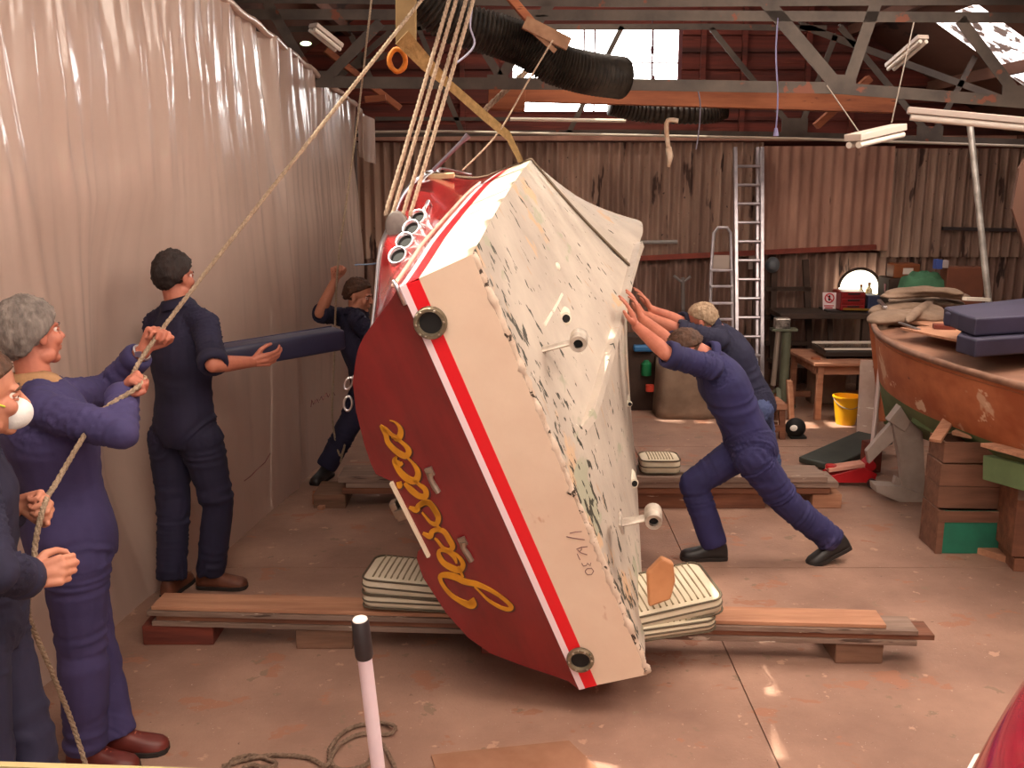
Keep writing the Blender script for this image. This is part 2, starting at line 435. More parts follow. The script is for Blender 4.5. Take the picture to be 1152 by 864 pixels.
M_trans = pmat('transom_red', '#741a1d', '#5e1518', scale=3, stretch=(.6, 1, 2.5), rough=.22, coat=.6, bump=.05, bscale=8, spots=[('#57151a', 17, .74, (1, 1, 1))])
M_side = pmat('topside_red', '#a52a2c', '#8a2323', scale=3, stretch=(1, .6, 2.5), rough=.17, coat=.8)
def M_bottom_make():
    m = pmat('antifoul', '#c9bbac', '#ab9d90', scale=2.2, stretch=(1, 1, 1), rough=.7, bump=.35, bscale=30, contrast=(.3, .7),
             spots=[('#c9a888', 1.7, .6, (1, 1, 1)), ('#a8a58f', 2.9, .62, (1, .5, 1)), ('#b48a4e', 3.3, .72, (.5, 2.2, 1)), ('#5c6a52', 4.2, .70, (.8, 1.8, 1)), ('#3a4034', 20, .735, (.9, 2.2, 1)), ('#4c2f22', 27, .74, (.9, 2.0, 1)), ('#b99f86', 5, .66, (.6, 2, 1)), ('#e8e2d2', 15, .72, (1, 2, 1))])
    # flaking gathers near the transom edge and along the middle: lower the threshold there
    nt = m.node_tree; N = nt.nodes; L = nt.links; bs = N['Principled BSDF']
    src = bs.inputs['Base Color'].links[0].from_socket
    tc = N.new('ShaderNodeTexCoord'); mp = N.new('ShaderNodeMapping'); mp.inputs['Scale'].default_value = (9, 17, 9); mp.inputs['Rotation'].default_value = (0, 0, .45)
    L.new(tc.outputs['Object'], mp.inputs[0])
    n = N.new('ShaderNodeTexNoise'); n.inputs['Scale'].default_value = 1.3; n.inputs['Detail'].default_value = 5; L.new(mp.outputs[0], n.inputs['Vector'])
    sx = N.new('ShaderNodeSeparateXYZ'); L.new(tc.outputs['Object'], sx.inputs[0])
    g = N.new('ShaderNodeMapRange'); g.inputs['From Min'].default_value = .0; g.inputs['From Max'].default_value = .75; g.inputs['To Min'].default_value = .125; g.inputs['To Max'].default_value = 0
    L.new(sx.outputs['Y'], g.inputs['Value'])
    ad = N.new('ShaderNodeMath'); ad.operation = 'ADD'; L.new(n.outputs['Fac'], ad.inputs[0]); L.new(g.outputs[0], ad.inputs[1])
    r = N.new('ShaderNodeMapRange'); r.inputs['From Min'].default_value = .665; r.inputs['From Max'].default_value = .685; L.new(ad.outputs[0], r.inputs['Value'])
    mx = N.new('ShaderNodeMix'); mx.data_type = 'RGBA'; L.new(r.outputs[0], mx.inputs['Factor']); L.new(src, mx.inputs['A']); mx.inputs['B'].default_value = lin('#39372c')
    L.new(mx.outputs['Result'], bs.inputs['Base Color'])
    return m
M_bot = M_bottom_make()
M_twhite = pmat('transom_white', '#e4cdb6', '#d9bda6', scale=1.6, rough=.5, bump=.1, bscale=30, spots=[('#c79f86', 3, .66, (1, 1, 2)), ('#6b4a3a', 26, .76, (1, 1, 1)), ('#c9a58c', 9, .7, (2, 1, 1))])
M_swhite = pmat('side_white', '#efe3cd', '#e5d5bb', scale=1.6, rough=.4, spots=[('#9a8064', 14, .74, (1, 1, 1))])
M_red = pmat('stripe_red', '#e01020', rough=.35, coat=.3)
M_pink = pmat('stripe_white', '#f0d6dc', rough=.35, coat=.2)
M_chrome = pmat('chrome', '#dcd8dc', rough=.3, metal=1)
M_bronze = pmat('dull_bronze', '#b4a596', '#8a7a6c', scale=9, rough=.4, metal=.8)
M_black = pmat('black_hole', '#0c0a0a', rough=.7)
M_deck = pmat('deck_paint', '#c9a79a', '#b79286', scale=3, rough=.5)
# stations: s, chine(b,z), keel z, sheer(b,z), mid bulge
ST = [(0, .925, -.285, -.30, .62, .36), (.35, .93, -.285, -.335, .80, .335), (.8, .935, -.28, -.385, .92, .315), (1.4, .935, -.275, -.44, .99, .345), (2.0, .93, -.27, -.50, 1.045, .40),
      (2.6, .905, -.245, -.545, 1.06, .435), (3.2, .865, -.195, -.60, 1.03, .47), (3.7, .815, -.13, -.655, .95, .51), (4.0, .77, -.08, -.68, .87, .545), (4.4, .65, .02, -.66, .72, .58),
      (4.8, .46, .15, -.50, .53, .62), (5.2, .22, .33, -.18, .30, .66), (5.5, .03, .52, .22, .06, .70)]
def interp(s):
    t = [V(q[1:4]) for q in ST]; t2 = [V((q[4], q[5], 0)) for q in ST]
    for i in range(len(ST) - 1):
        if s <= ST[i + 1][0] + 1e-9:
            k = (s - ST[i][0]) / (ST[i + 1][0] - ST[i][0])
            def cr(a):
                p0, p1, p2, p3 = a[max(i - 1, 0)], a[i], a[i + 1], a[min(i + 2, len(a) - 1)]
                return .5 * ((2 * p1) + (p2 - p0) * k + (2 * p0 - 5 * p1 + 4 * p2 - p3) * k * k + (3 * p1 - p0 - 3 * p2 + p3) * k ** 3)
            a, b2 = cr(t), cr(t2)
            return a.x, a.y, a.z, b2.x, b2.y
def bottom_pts(s, sgn, n=10):
    cb, cz, kz, hb, hz = interp(s); out = []
    hollow = .05 * min(1, max(0, (s - 2.4) / 1.6))
    for i in range(n + 1):
        k = i / n
        out.append(V((sgn * cb * k, s, kz + (cz - kz) * k + hollow * math.sin(PI * k))))
    return out
OUT = [(449, 321), (440, 337), (425, 357), (410, 378), (402, 397), (397, 430), (401, 463), (410, 499), (417, 520), (423, 533), (441, 541), (462, 585), (477, 614), (470, 620), (469, 628), (476, 649), (502, 689), (527, 717), (553, 735), (593, 750), (624, 760), (640, 766), (652, 776)]
def resample(P, n):
    L = [0]
    for p, q in zip(P, P[1:]): L.append(L[-1] + (q - p).length)
    out = []
    for i in range(n):
        d = L[-1] * i / (n - 1); j = 0
        while j < len(P) - 2 and L[j + 1] < d: j += 1
        out.append(P[j].lerp(P[j + 1], (d - L[j]) / max(1e-9, L[j + 1] - L[j])))
    return out
E_PORT = resample(catmull([TL(u, v) for u, v in OUT[:6]], 4), 9)
E_STAR = resample(catmull([TL(u, v) for u, v in reversed(OUT[16:])], 4), 9)
def side_pts(s, sgn):
    cb, cz, kz, hb, hz = interp(s)
    zz = [cz, -.078, -.026, 0.0]
    if s > 3.3:                      # the waterline stripe runs out at the stem
        zz = [cz] + [max(cz + .01 * (i + 1), z + max(0, (s - 3.3)) * .16) for i, z in enumerate((-.078, -.026, 0.0))]
    top = zz[-1]
    wb = cb + .003
    if s < .6: wb = .912 + (wb - .912) * s / .6
    out = []
    for z in zz: out.append(V((sgn * (cb + (wb - cb) * (z - cz) / (top - cz)), s, z)))
    if sgn < 0: hb *= .9
    p0 = V((wb, 0, top)); p3 = V((hb, 0, hz))
    p1 = p0 + V((-.03 * min(1, s / 2), 0, (hz - top) * .45)); p2 = p3 + V((-.035, 0, -.14))
    fr = min(1, s / (1.1 if sgn > 0 else 1.8)); fr = fr * fr * (3 - 2 * fr)
    E = E_PORT if sgn > 0 else E_STAR
    for i in range(1, 9):
        k = i / 8
        q = p0 * (1 - k) ** 3 + p1 * 3 * k * (1 - k) ** 2 + p2 * 3 * k * k * (1 - k) + p3 * k ** 3
        e = E[i]
        out.append(V((sgn * q.x, s, q.z)).lerp(V((e.x, s, e.z)), 1 - fr))
    return out
NS = 56
SS = [5.5 * i / NS for i in range(NS + 1)]
def hull():
    m = MB()
    rows = [list(reversed(bottom_pts(s, -1)))[:-1] + bottom_pts(s, 1) for s in SS]
    m.loft(rows, cap=False, closed=False)
    m.build('hull_bottom', M_bot, boat, local=True, smooth='auto', flip=True)
    for sgn, nm in ((1, 'port'), (-1, 'starboard')):
        m = MB(); o = 0; R = [side_pts(s, sgn) for s in SS]; n = len(R[0])
        for r in R: m.v += r
        for i in range(NS):
            for j in range(n - 1):
                m.f.append([i * n + j, i * n + j + 1, (i + 1) * n + j + 1, (i + 1) * n + j])
                m.m.append([0, 1, 2][j] if j < 3 else 3)
        m.build('hull_side', [M_swhite, M_red, M_pink, M_side], boat, local=True, smooth='auto')
    m = MB(); R = []
    for s in SS[6:]:
        cb, cz, kz, hb, hz = interp(s); k = min(1, max(.0, (s - 1.0) / 1.6))
        a, b = side_pts(s, -1)[-1], side_pts(s, 1)[-1]; R.append([a.lerp(b, (t + 1) / 2) + V((0, 0, .05 * (1 - t * t))) for t in (-1, -.8, -.5, 0, .5, .8, 1)])
    m.loft(R, cap=False, closed=False); m.build('deck', M_deck, boat, local=True)
hull()
# keel fin under the bottom
def keel():
    m = MB(); rings = []
    for i in range(0, 24):
        s = .42 + i * .135
        kz = interp(s)[2]; bz = min(-.585 - .02 * (s > 2) - .0, kz - .02)
        bz = kz - (.0 if i == 0 else .035)
        rings.append([V((-.024, s, kz + .02)), V((.024, s, kz + .02)), V((.02, s, bz)), V((-.02, s, bz))])
    m.loft(rings); m.build('keel', M_bot, boat, local=True)
keel()
def poly_px(pts, s=0.0): return [TL(u, v, s) for u, v in pts]
M_tdark = M_trans
def transom():
    o = catmull(poly_px(OUT[:6]), 3)[:-1] + poly_px(OUT[5:])
    m = MB(); m.prism([p + V((0, -.004, 0)) for p in o], (0, .028, 0)); m.build('transom', M_trans, boat, local=True)
    n = 14
    def band(nm, z0, z1, mat, d=.006):
        m = MB(); m.prism([V((-.912 - .004, -d, z0)), V((.912 - .004, -d, z0)), V((.912 + (0), -d, z1)), V((-.915, -d, z1))], (0, .03, 0)); m.build(nm, mat, boat, local=True)
    band('waterline_stripe', -.026, .0, M_pink); band('waterline_stripe', -.078, -.026, M_red)
    m = MB(); lower = [V((-.928 + i * 1.856 / n, -.005, -.288 + random.uniform(-.003, .003))) for i in range(n + 1)]
    m.prism(lower + [V((.915, -.005, -.078)), V((-.915, -.005, -.078))], (0, .03, 0))
    m.build('transom_bottom', M_twhite, boat, local=True)
    # thick lip of peeling paint along the bottom edge
    pts = []; rs = []
    for i in range(90):
        k = i / 89; pts.append(V((-.925 + 1.85 * k, .012 + random.uniform(-.006, .006), -.291 + random.uniform(-.004, .004)))); rs.append(random.uniform(.012, .021))
    MB().tube(pts, rs, 7).build('paint_lip', pmat('paint_lip', '#d8c3b0', '#bba28e', scale=14, rough=.8, bump=.5, spots=[('#3f3127', 22, .58, (1, 1, 1))]), boat, local=True, smooth=True)
    # coaming strip beside the cut-out
    MB().bar(TL(441, 541) + V((0, -.012, 0)), TL(483, 624) + V((0, -.012, 0)), .012, .022, up=(0, 1, 0)).build('coaming_strip', pmat('cream_trim', '#d8c6ae', rough=.5), boat, local=True)
transom()
# exhaust outlets
for (u, v, r) in ((485, 362, .062), (653, 740, .056)):
    c = TL(u, v) + V((0, -.008, 0)); m = MB()
    seg = 28
    def ring(R, y): return [c + V((R * math.cos(2 * PI * k / seg), y, R * math.sin(2 * PI * k / seg))) for k in range(seg)]
    m.loft([ring(r, 0), ring(r, -.012), ring(r * .93, -.02), ring(r * .74, -.02), ring(r * .68, -.01), ring(r * .66, .03)], cap=False)
    e = m.build('exhaust_outlet', pmat('oxidised', '#8b7d66', '#5d5344', scale=18, rough=.5, metal=.4, spots=[('#c9bfa6', 30, .6, (1, 1, 1)), ('#3b4a3a', 20, .66, (1, 1, 1))]), boat, local=True, smooth='auto')
    MB().loft([ring(r * .67, -.004), ring(r * .3, -.002)]).build('exhaust_bore', M_black, e, local=True)
    for k in range(6):
        t = 2 * PI * k / 6 + .3; p = c + V((r * .83 * math.cos(t), -.02, r * .83 * math.sin(t)))
        MB().ell(p, (.005, .004, .005), 8, 6).build('screw_head', M_bronze, e, local=True)
# propeller shaft brackets and stern glands
M_brk = pmat('cast_bracket', '#cfc3b4', '#9a8c80', scale=12, rough=.45, metal=.35, spots=[('#4c3a30', 22, .7, (1, 1, 1))])
def bracket(foot, ring_px, s_f, s_r, mud=0):
    f = TL(*foot, s_f); c = TL(*ring_px, s_r); m = MB()
    # faired strut
    d = (c - f); n = 8; rings = []
    for i in range(n + 1):
        p = f + d * (i / n) * .93; w = .055 - .015 * i / n
        rings.append([p + V((.011 * math.cos(t), w * .6 * math.sin(t), 0)) for t in [2 * PI * k / 12 for k in range(12)]])
    m.loft(rings)
    b = m.build('shaft_bracket', M_brk, boat, local=True, smooth='auto')
    m = MB(); seg = 20
    def ring(R, y): return [c + V((R * math.cos(2 * PI * k / seg), y, R * math.sin(2 * PI * k / seg))) for k in range(seg)]
    m.loft([ring(.019, -.05), ring(.034, -.052), ring(.037, -.03), ring(.037, .05), ring(.028, .06), ring(.019, .05)], cap=False)
    m.build('bearing_ring', M_brk, b, local=True, smooth='auto')
    MB().loft([ring(.02, -.03), ring(.006, -.028)]).build('bore', M_black, b, local=True)
    m = MB(); m.box(f + V((0, 0, .0)), (.05, .13, .012)); m.build('bracket_foot', M_brk, b, local=True, bevel=.004)
bracket((607, 394), (651, 383), .42, .42); bracket((699, 588), (735, 581), .28, .28)
def on_bottom(u, v):
    # where the view ray meets the hull bottom, found by stepping forward
    best = None; s = 0
    while s < 4.2:
        q = TL(u, v, s); cb, cz, kz, hb, hz = interp(s)
        k = min(1, abs(q.x) / cb); z = kz + (cz - kz) * k
        if q.z > z: return V((q.x, s, z))
        s += .01
    return TL(u, v, 1)
def gland(u, v, r=.026):
    p = on_bottom(u, v); d = V((0, -.93, -.37)).normalized(); m = MB()
    m.tube([p + V((0, .24, .03)), p + V((0, .1, 0)), p, p + d * .02 + V((0, 0, -.005))], [.012, r * .95, r * 1.25, r * 1.15], 16)
    g = m.build('shaft_gland', pmat('gland_white', '#e6dcc8', rough=.6), boat, local=True, smooth='auto')
    e = p + d * .021 + V((0, 0, -.005)); MB().cyl(e - d * .01, e + d * .006, r * .72, n=16).build('bore', M_black, g, local=True)
gland(634, 358); gland(711, 543, .022); gland(706, 454, .015)
# through-hull fittings, strakes of filler
m = MB()
for (u0, v0, u1, v1) in ((632, 331, 622, 350), (620, 352, 612, 366)):
    m.bar(on_bottom(u0, v0), on_bottom(u1, v1), .012, .01)
m.build('zinc_strip', pmat('pale_strip', '#efe6d4', rough=.5), boat, local=True)
for (u, v) in ((627, 300),):
    MB().ell(on_bottom(u, v), (.022, .03, .012), 12, 6).build('skin_fitting', pmat('gland_white', '#e6dcc8'), boat, local=True, smooth=True)
# chrome vents, cleats and rails on the port topside
def on_side(u, v):
    s = 0
    while s < 4.4:
        q = TL(u, v, s)
        for a, b in zip(side_pts(s, 1), side_pts(s, 1)[1:]):
            if a.z <= q.z <= b.z:
                k = (q.z - a.z) / max(1e-6, b.z - a.z); x = a.x + (b.x - a.x) * k
                if q.x < x: return V((x, s, q.z))
        s += .01
    return TL(u, v, 1)
for (u, v) in [(450, 292), (458, 276), (465, 261), (472, 249)]:
    p = on_side(u, v) + V((.012, 0, 0)); seg = 26; nn = V((.72, -.69, 0)).normalized(); e1 = V((-.15, -.15, 1)).normalized(); e2 = nn.cross(e1).normalized()
    def ring(r_, h): return [p + nn * h + e1 * (r_ * math.cos(2 * PI * k / seg)) + e2 * (r_ * math.sin(2 * PI * k / seg)) for k in range(seg)]
    m = MB(); m.loft([ring(.052, -.045), ring(.047, .016), ring(.043, .022), ring(.036, .018), ring(.034, -.01)], cap=False)
    g = m.build('engine_vent', M_chrome, boat, local=True, smooth=True)
    MB().loft([ring(.036, .004), ring(.008, .003)]).build('vent_mesh', M_black, g, local=True)
def rail_px(nm, pts, r, mat, off=0):
    P = [TL(u, v, s) + V((off, 0, 0)) for u, v, s in pts]
    return MB().tube(catmull(P, 6), r, 8).build(nm, mat, boat, local=True, smooth=True)
def sheer(s, dx=0, dz=0): return side_pts(s, 1)[-1] + V((dx, 0, dz))
MB().tube([sheer(.02 + i * .08, .004) for i in range(58)], .011, 8).build('gunwale_rail', M_chrome, boat, local=True, smooth=True)
MB().tube([side_pts(.02 + i * .08, 1)[3] + V((.005, 0, .028)) for i in range(30)], .009, 8).build('rubbing_strake', pmat('strake_tan', '#d3a08d', rough=.35, coat=.3), boat, local=True, smooth=True)
p, q = on_side(478, 275), on_side(497, 252)
MB().bar(p + V((.004, 0, 0)), q + V((.004, 0, 0)), .012, .012).build('chrome_trim', M_chrome, boat, local=True, bevel=.002)
p, q = on_side(479, 243), on_side(485, 232)
MB().tube([p, p + V((.03, .01, 0)), q + V((.03, -.01, 0)), q], .009, 8).build('cleat', M_chrome, boat, local=True, smooth=True)
p = TL(449, 322); MB().tube([TL(447, 316, .0) + V((.01, -.01, .01)), TL(449, 326) + V((.012, -.012, 0)), TL(457, 343) + V((.004, -.012, 0))], .008, 8).build('corner_trim', M_chrome, boat, local=True, smooth=True)
for (u0, v0, u1, v1) in ((393, 425, 391, 438), (391, 446, 392, 462)):
    c = TL((u0 + u1) / 2, (v0 + v1) / 2, .1) + V((0, 0, .0)); a = TL(u0, v0, .1); b = TL(u1, v1, .1)
    h = [c + (a - c) * math.cos(t) + V((0, .0, .018)) * math.sin(t) for t in [2 * PI * k / 14 for k in range(15)]]
    MB().tube(h, .005, 6).build('fairlead', M_chrome, boat, local=True, smooth=True)
# step bracket behind the cut-out and two rubber lugs on the transom
MB().box(TL(446, 572, .12), (.07, .05, .03)).box(TL(452, 578, .1), (.05, .03, .05)).build('latch', M_bronze, boat, local=True, bevel=.005)
for pts in ([(484, 529), (485, 537), (490, 546), (494, 552)], [(521, 607), (522, 615), (527, 622), (531, 629)]):
    P = [TL(u, v) + V((0, -.014, 0)) for u, v in pts]
    MB().tube(P, [.016, .011, .013, .012], 8).box(P[0], (.035, .012, .03)).build('eye_bolt', M_bronze, boat, local=True, smooth='auto')
# pale plank lashed on the foredeck, black and chrome rail behind it
MB().bar(TL(482, 199, 2.75), TL(511, 197, 2.75), .05, .03).build('toe_board', pmat('pale_ply', '#d8b98e', rough=.6), boat, local=True, bevel=.003)
MB().tube(catmull([TL(470, 214, 2.3), TL(478, 200, 2.6), TL(495, 190, 3.0), TL(515, 193, 3.2), TL(530, 196, 3.3)], 6), .008, 8).build('bow_rail', M_chrome, boat, local=True, smooth=True)
# ---- name in flowing gold script with a dark shadow
M_gold = pmat('gold_leaf', '#c48218', '#a86c16', scale=14, rough=.4)
M_shadow = pmat('letter_shade', '#3c1412', rough=.5)
def zz(u, v, Z):
    if Z == 1: return (420 + u / 7.2, 460 + v / 7.2)
    return (450 + u / 6.171, 560 + v / 6.171)
STROKES = [
 # a
 (1, [(135, 88, 3), (175, 100, 6), (215, 140, 16), (225, 190, 26), (200, 235, 26), (150, 200, 16), (100, 165, 24), (60, 128, 10)]),
 (1, [(75, 145, 18), (105, 200, 22), (120, 260, 22), (160, 310, 24), (215, 355, 26), (265, 375, 26), (290, 345, 26), (275, 305, 20), (240, 270, 16), (205, 245, 14), (150, 225, 5)]),
 # c
 (1, [(240, 430, 12), (215, 440, 22), (180, 410, 18), (190, 385, 10), (170, 410, 16), (190, 460, 20), (235, 520, 28), (290, 565, 30), (340, 575, 30), (365, 530, 26), (355, 480, 20), (320, 430, 12), (280, 390, 8)]),
 # i
 (1, [(330, 570, 12), (380, 610, 16), (425, 650, 22), (425, 700, 26), (375, 700, 24), (310, 650, 26), (255, 595, 14)]),
 (1, [(210, 585, 22), (218, 620, 24), (225, 635, 10)]),
 # ss
 (1, [(345, 805, 4), (380, 780, 14), (420, 750, 24), (460, 760, 24), (495, 810, 20), (525, 860, 24)]),
 (2, [(65, 60, 10), (115, 78, 22), (130, 50, 18), (165, 28, 18), (210, 35, 18), (245, 80, 20), (268, 130, 20), (255, 175, 18), (215, 165, 12), (175, 120, 8), (155, 95, 6)]),
 (2, [(160, 240, 10), (210, 262, 20), (225, 228, 18), (265, 215, 16), (310, 232, 18), (345, 285, 20), (368, 330, 20), (345, 358, 16), (300, 340, 12), (260, 290, 10), (240, 275, 6)]),
 (2, [(255, 180, 8), (270, 200, 10), (285, 215, 10)]),
 # e
 (2, [(395, 450, 6), (380, 410, 14), (335, 370, 12), (285, 358, 12), (270, 385, 16), (300, 440, 20), (360, 480, 22), (415, 495, 22), (440, 460, 18), (420, 415, 14), (380, 380, 9), (350, 362, 6)]),
 # J
 (2, [(440, 545, 8), (420, 500, 9), (405, 470, 6)]),
 (2, [(490, 700, 30), (510, 735, 26), (480, 735, 26), (420, 710, 18), (360, 670, 16), (315, 620, 14), (285, 570, 14), (285, 535, 18), (330, 530, 22), (390, 545, 24), (450, 575, 22), (520, 590, 20), (600, 620, 16), (680, 665, 14), (745, 715, 14), (775, 755, 16), (745, 768, 14), (680, 745, 12), (610, 700, 10), (565, 655, 8), (520, 610, 6)]),
]
def script():
    for (off, mat, nm, y) in (((5, 3.5), M_shadow, 'name_shadow', -.0062), ((0, 0), M_gold, 'name_lettering', -.0085)):
        m = MB()
        for Z, pts in STROKES:
            k = 7.2 if Z == 1 else 6.171
            P = catmull([V((*zz(u, v, Z), w / k)) for u, v, w in pts], 6)
            n = len(P); Lr = []
            for i, p in enumerate(P):
                d = P[min(i + 1, n - 1)] - P[max(i - 1, 0)]; d = V((d.x, d.y)).normalized(); w = max(.9, p.z * 1.85) / 2
                cx, cy = p.x + off[0] * .42, p.y + off[1] * .42
                a = TL(cx - d.y * w, cy + d.x * w); b = TL(cx + d.y * w, cy - d.x * w)
                Lr.append([V((a.x, y, a.z)), V((b.x, y, b.z)), V((b.x, y + .004, b.z)), V((a.x, y + .004, a.z))])
            m.loft(Lr)
        m.build(nm, mat, boat, local=True)
script()
def scribble(nm, strokes, f, r, mat, par, push):
    m = MB()
    for s in strokes: m.tube([f(u, v) + push for u, v in s], r, 5)
    return m.build(nm, mat, par, local=True)
sc = 10.8
scribble('pencil_marks', [[(630 + a / sc, 580 + b / sc) for a, b in s] for s in (
    [(120, 205), (190, 190), (265, 185)], [(80, 248), (180, 268), (300, 285)], [(200, 400), (260, 375), (335, 368)], [(215, 410), (250, 440), (330, 468)], [(255, 375), (265, 400), (240, 430)],
    [(210, 455), (228, 500), (245, 530)], [(265, 570), (285, 605), (325, 595), (330, 570), (370, 600), (375, 565)], [(310, 660), (330, 635), (385, 630), (410, 665), (385, 705), (335, 708), (310, 680), (310, 660)])],
    lambda u, v: TL(u, v), .0018, pmat('pencil', '#7d5a58', rough=.8), boat, V((0, -.006, 0)))
# ---------------------------------------------------------------- people
M_skin = pmat('skin', '#c98a6e', '#bb7860', scale=9, rough=.55)
M_skin2 = pmat('skin_ruddy', '#c47a62', '#ad6450', scale=9, rough=.55)
def cloth(name, c1, c2, dust=None):
    sp_ = [(dust, 3.2, .68, (1, 1, .6)), (dust, 26, .75, (1, 1, 1))] if dust else []
    return pmat(name, c1, c2, scale=3, rough=.85, bump=.25, bscale=9, bstretch=(1, 1, 2), spots=sp_)
def hair_mat(n, a, b): return pmat(n, a, b, scale=26, stretch=(1.5, 1.5, .5), rough=.7, bump=.6, bscale=70)
def ONE(v): return V(v).normalized()
def head(m, c, f, u, sc=1.0):
    """flesh of a head centred between the eyes' level, f = where it looks, u = crown"""
    f = ONE(f); u = ONE(u - f * f.dot(u)); r = f.cross(u); M = Matrix((r, f, u)).transposed()
    def P(x, y, z): return c + (r * x + f * y + u * z) * sc
    def E(x, y, z, a, b, d, T=None): m.ell(P(x, y, z), (a * sc, b * sc, d * sc), 16, 12, M)
    E(0, -.014, .034, .075, .097, .086); E(0, .022, -.035, .060, .066, .078); E(0, .062, -.096, .026, .022, .019)
    E(0, .02, -.07, .052, .055, .042); E(0, .079, .020, .048, .014, .010)
    for s in (-1, 1):
        E(s * .038, .062, -.028, .024, .024, .026); E(s * .078, -.004, -.008, .008, .019, .030); E(s * .048, .01, -.075, .018, .035, .026)
        E(s * .012, .098, -.032, .009, .010, .008)
    m.cap(P(0, .084, .010), P(0, .109, -.028), .009 * sc, .012 * sc, 12)
    E(0, .086, -.058, .024, .010, .006); E(0, .084, -.068, .021, .010, .007)
    return P, M
def hair(par, P, M, c, mat, sc=1.0, back=-.62, side=-.05, front=.52, vol=1.09, seed=0, bald=None):
    m = MB(); n, k = 90, 60; rows = []
    for i in range(1, k):
        t = PI * i / k; row = []
        for j in range(n):
            a = 2 * PI * j / n
            d = V((math.sin(t) * math.cos(a), math.sin(t) * math.sin(a), -math.cos(t)))
            lim = side + (front - side) * max(0, d.y) ** 1.3 if d.y > 0 else side + (back - side) * min(1, -d.y * 1.7)
            e = (d.z - lim) / .16; e = max(0, min(1, e)); e = e * e * (3 - 2 * e)
            w = noise.noise(d * 4 + V((seed, 0, 0))) * .07 + noise.noise(V((d.x * 14, d.y * 14, d.z * 5)) + V((seed, 3, 0))) * .07 + noise.noise(d * 30 + V((seed, 3, 0))) * .03
            R = .88 + (vol - .88 + w) * e
            row.append(P(0, -.016, .024) + M @ V((d.x * .077, d.y * .100, d.z * .099)) * R * sc)
        rows.append(row)
    m.loft(rows)
    return m.build('hair', mat, par, smooth=True)
FING = [(.030, .088, (.042, .026, .021), .0098), (.010, .092, (.046, .030, .022), .0100), (-.010, .087, (.042, .028, .021), .0095), (-.029, .078, (.033, .021, .018), .0085)]
def hand(m, w, d, n, thumb, curl=(60, 70, 45), spread=0, tcurl=.5, sc=1.0, thumb_out=.75):
    """w wrist, d towards the fingers, n the way the palm faces, thumb +1/-1 the side it leaves from"""
    d = ONE(d); n = ONE(n - d * n.dot(d)); t = d.cross(n) * thumb
    for i, (off, kn, ph, r) in enumerate(FING):
        k = w + (d * kn + t * off) * sc
        m.cap(w + (d * .008 + t * off * .55) * sc, k, .0155 * sc, .0125 * sc, 10)
        ang = 0; p = k; rr = r
        dd = ONE(d + t * spread * (1.5 - i) * .14)
        for L_, c_ in zip(ph, curl):
            ang += math.radians(c_ * (1 + .06 * i)); q = p + (dd * math.cos(ang) + n * math.sin(ang)) * L_ * sc
            m.cap(p, q, rr * sc, rr * .9 * sc, 10); p = q; rr *= .9
    m.ell(w + (d * .045) * sc, (.036 * sc, .036 * sc, .036 * sc), 12, 8) if False else None
    m.cap(w + d * .02 * sc + t * .002, w + d * .07 * sc, .0185 * sc, .018 * sc, 10)
    b = w + (d * .022 + t * .022 + n * .006) * sc
    e1 = ONE(d * .75 + t * thumb_out + n * .35); p1 = b + e1 * .044 * sc
    e2 = ONE(d * (.9 - .3 * tcurl) + t * (.45 - .75 * tcurl) + n * (.2 + .75 * tcurl)); p2 = p1 + e2 * .032 * sc
    e3 = ONE(d * (.9 - .5 * tcurl) + t * (.25 - 1.1 * tcurl) + n * (.15 + .6 * tcurl)); p3 = p2 + e3 * .025 * sc
    m.cap(b, p1, .0165 * sc, .013 * sc, 10); m.cap(p1, p2, .0125 * sc, .011 * sc, 10); m.cap(p2, p3, .011 * sc, .009 * sc, 10)
def torso(m, pel, wai, che, nb, right, g=0.0, w=1.0):
    """rings from the seat to the neck; right = the person's right-hand side"""
    pts = catmull([pel - ONE(wai - pel) * .10, pel, wai, che, nb], 5)
    RW = [(.125, .105), (.168, .122), (.148, .108), (.172, .122), (.070, .062)]
    W = catmull([V((a, b, 0)) for a, b in RW], 5); rings = []
    for i, p in enumerate(pts):
        d = ONE(pts[min(i + 1, len(pts) - 1)] - pts[max(i - 1, 0)])
        x = ONE(right - d * right.dot(d)); z = x.cross(d)
        a, b = (W[i].x * w + g), (W[i].y * w + g); N = 22
        rings.append([p + x * a * math.copysign(abs(math.cos(t)) ** .85, math.cos(t)) + z * b * math.copysign(abs(math.sin(t)) ** .85, math.sin(t)) for t in [2 * PI * k / N for k in range(N)]])
    m.loft(rings)
def foldify(o, joints, amp=.007, seed=0):
    """press soft creases into a garment: across the limbs near the joints, gentle elsewhere"""
    me = o.data; me.calc_loop_triangles() if False else None
    co = [v.co.copy() for v in me.vertices]; no = [v.normal.copy() for v in me.vertices]
    for i, (p, n) in enumerate(zip(co, no)):
        q = p + WM[o].translation
        k = .55; axis = V((0, 0, 1))
        for (jp, ja, jr) in joints:
            d = (q - jp).length / jr
            if d < 1: k += 1.15 * (1 - d); axis = axis.lerp(ja, 1 - d)
        axis.normalize()
        al = q.dot(axis); pe = q - axis * al
        w = noise.noise(axis * al * 15 + pe * 3.6 + V((seed, seed, 0))); w = (w if w > 0 else w * .55) + .22 * noise.noise(axis * al * 30 + pe * 6 + V((0, seed, 5)))
        me.vertices[i].co = p + n * (w * amp * k)
    me.update()
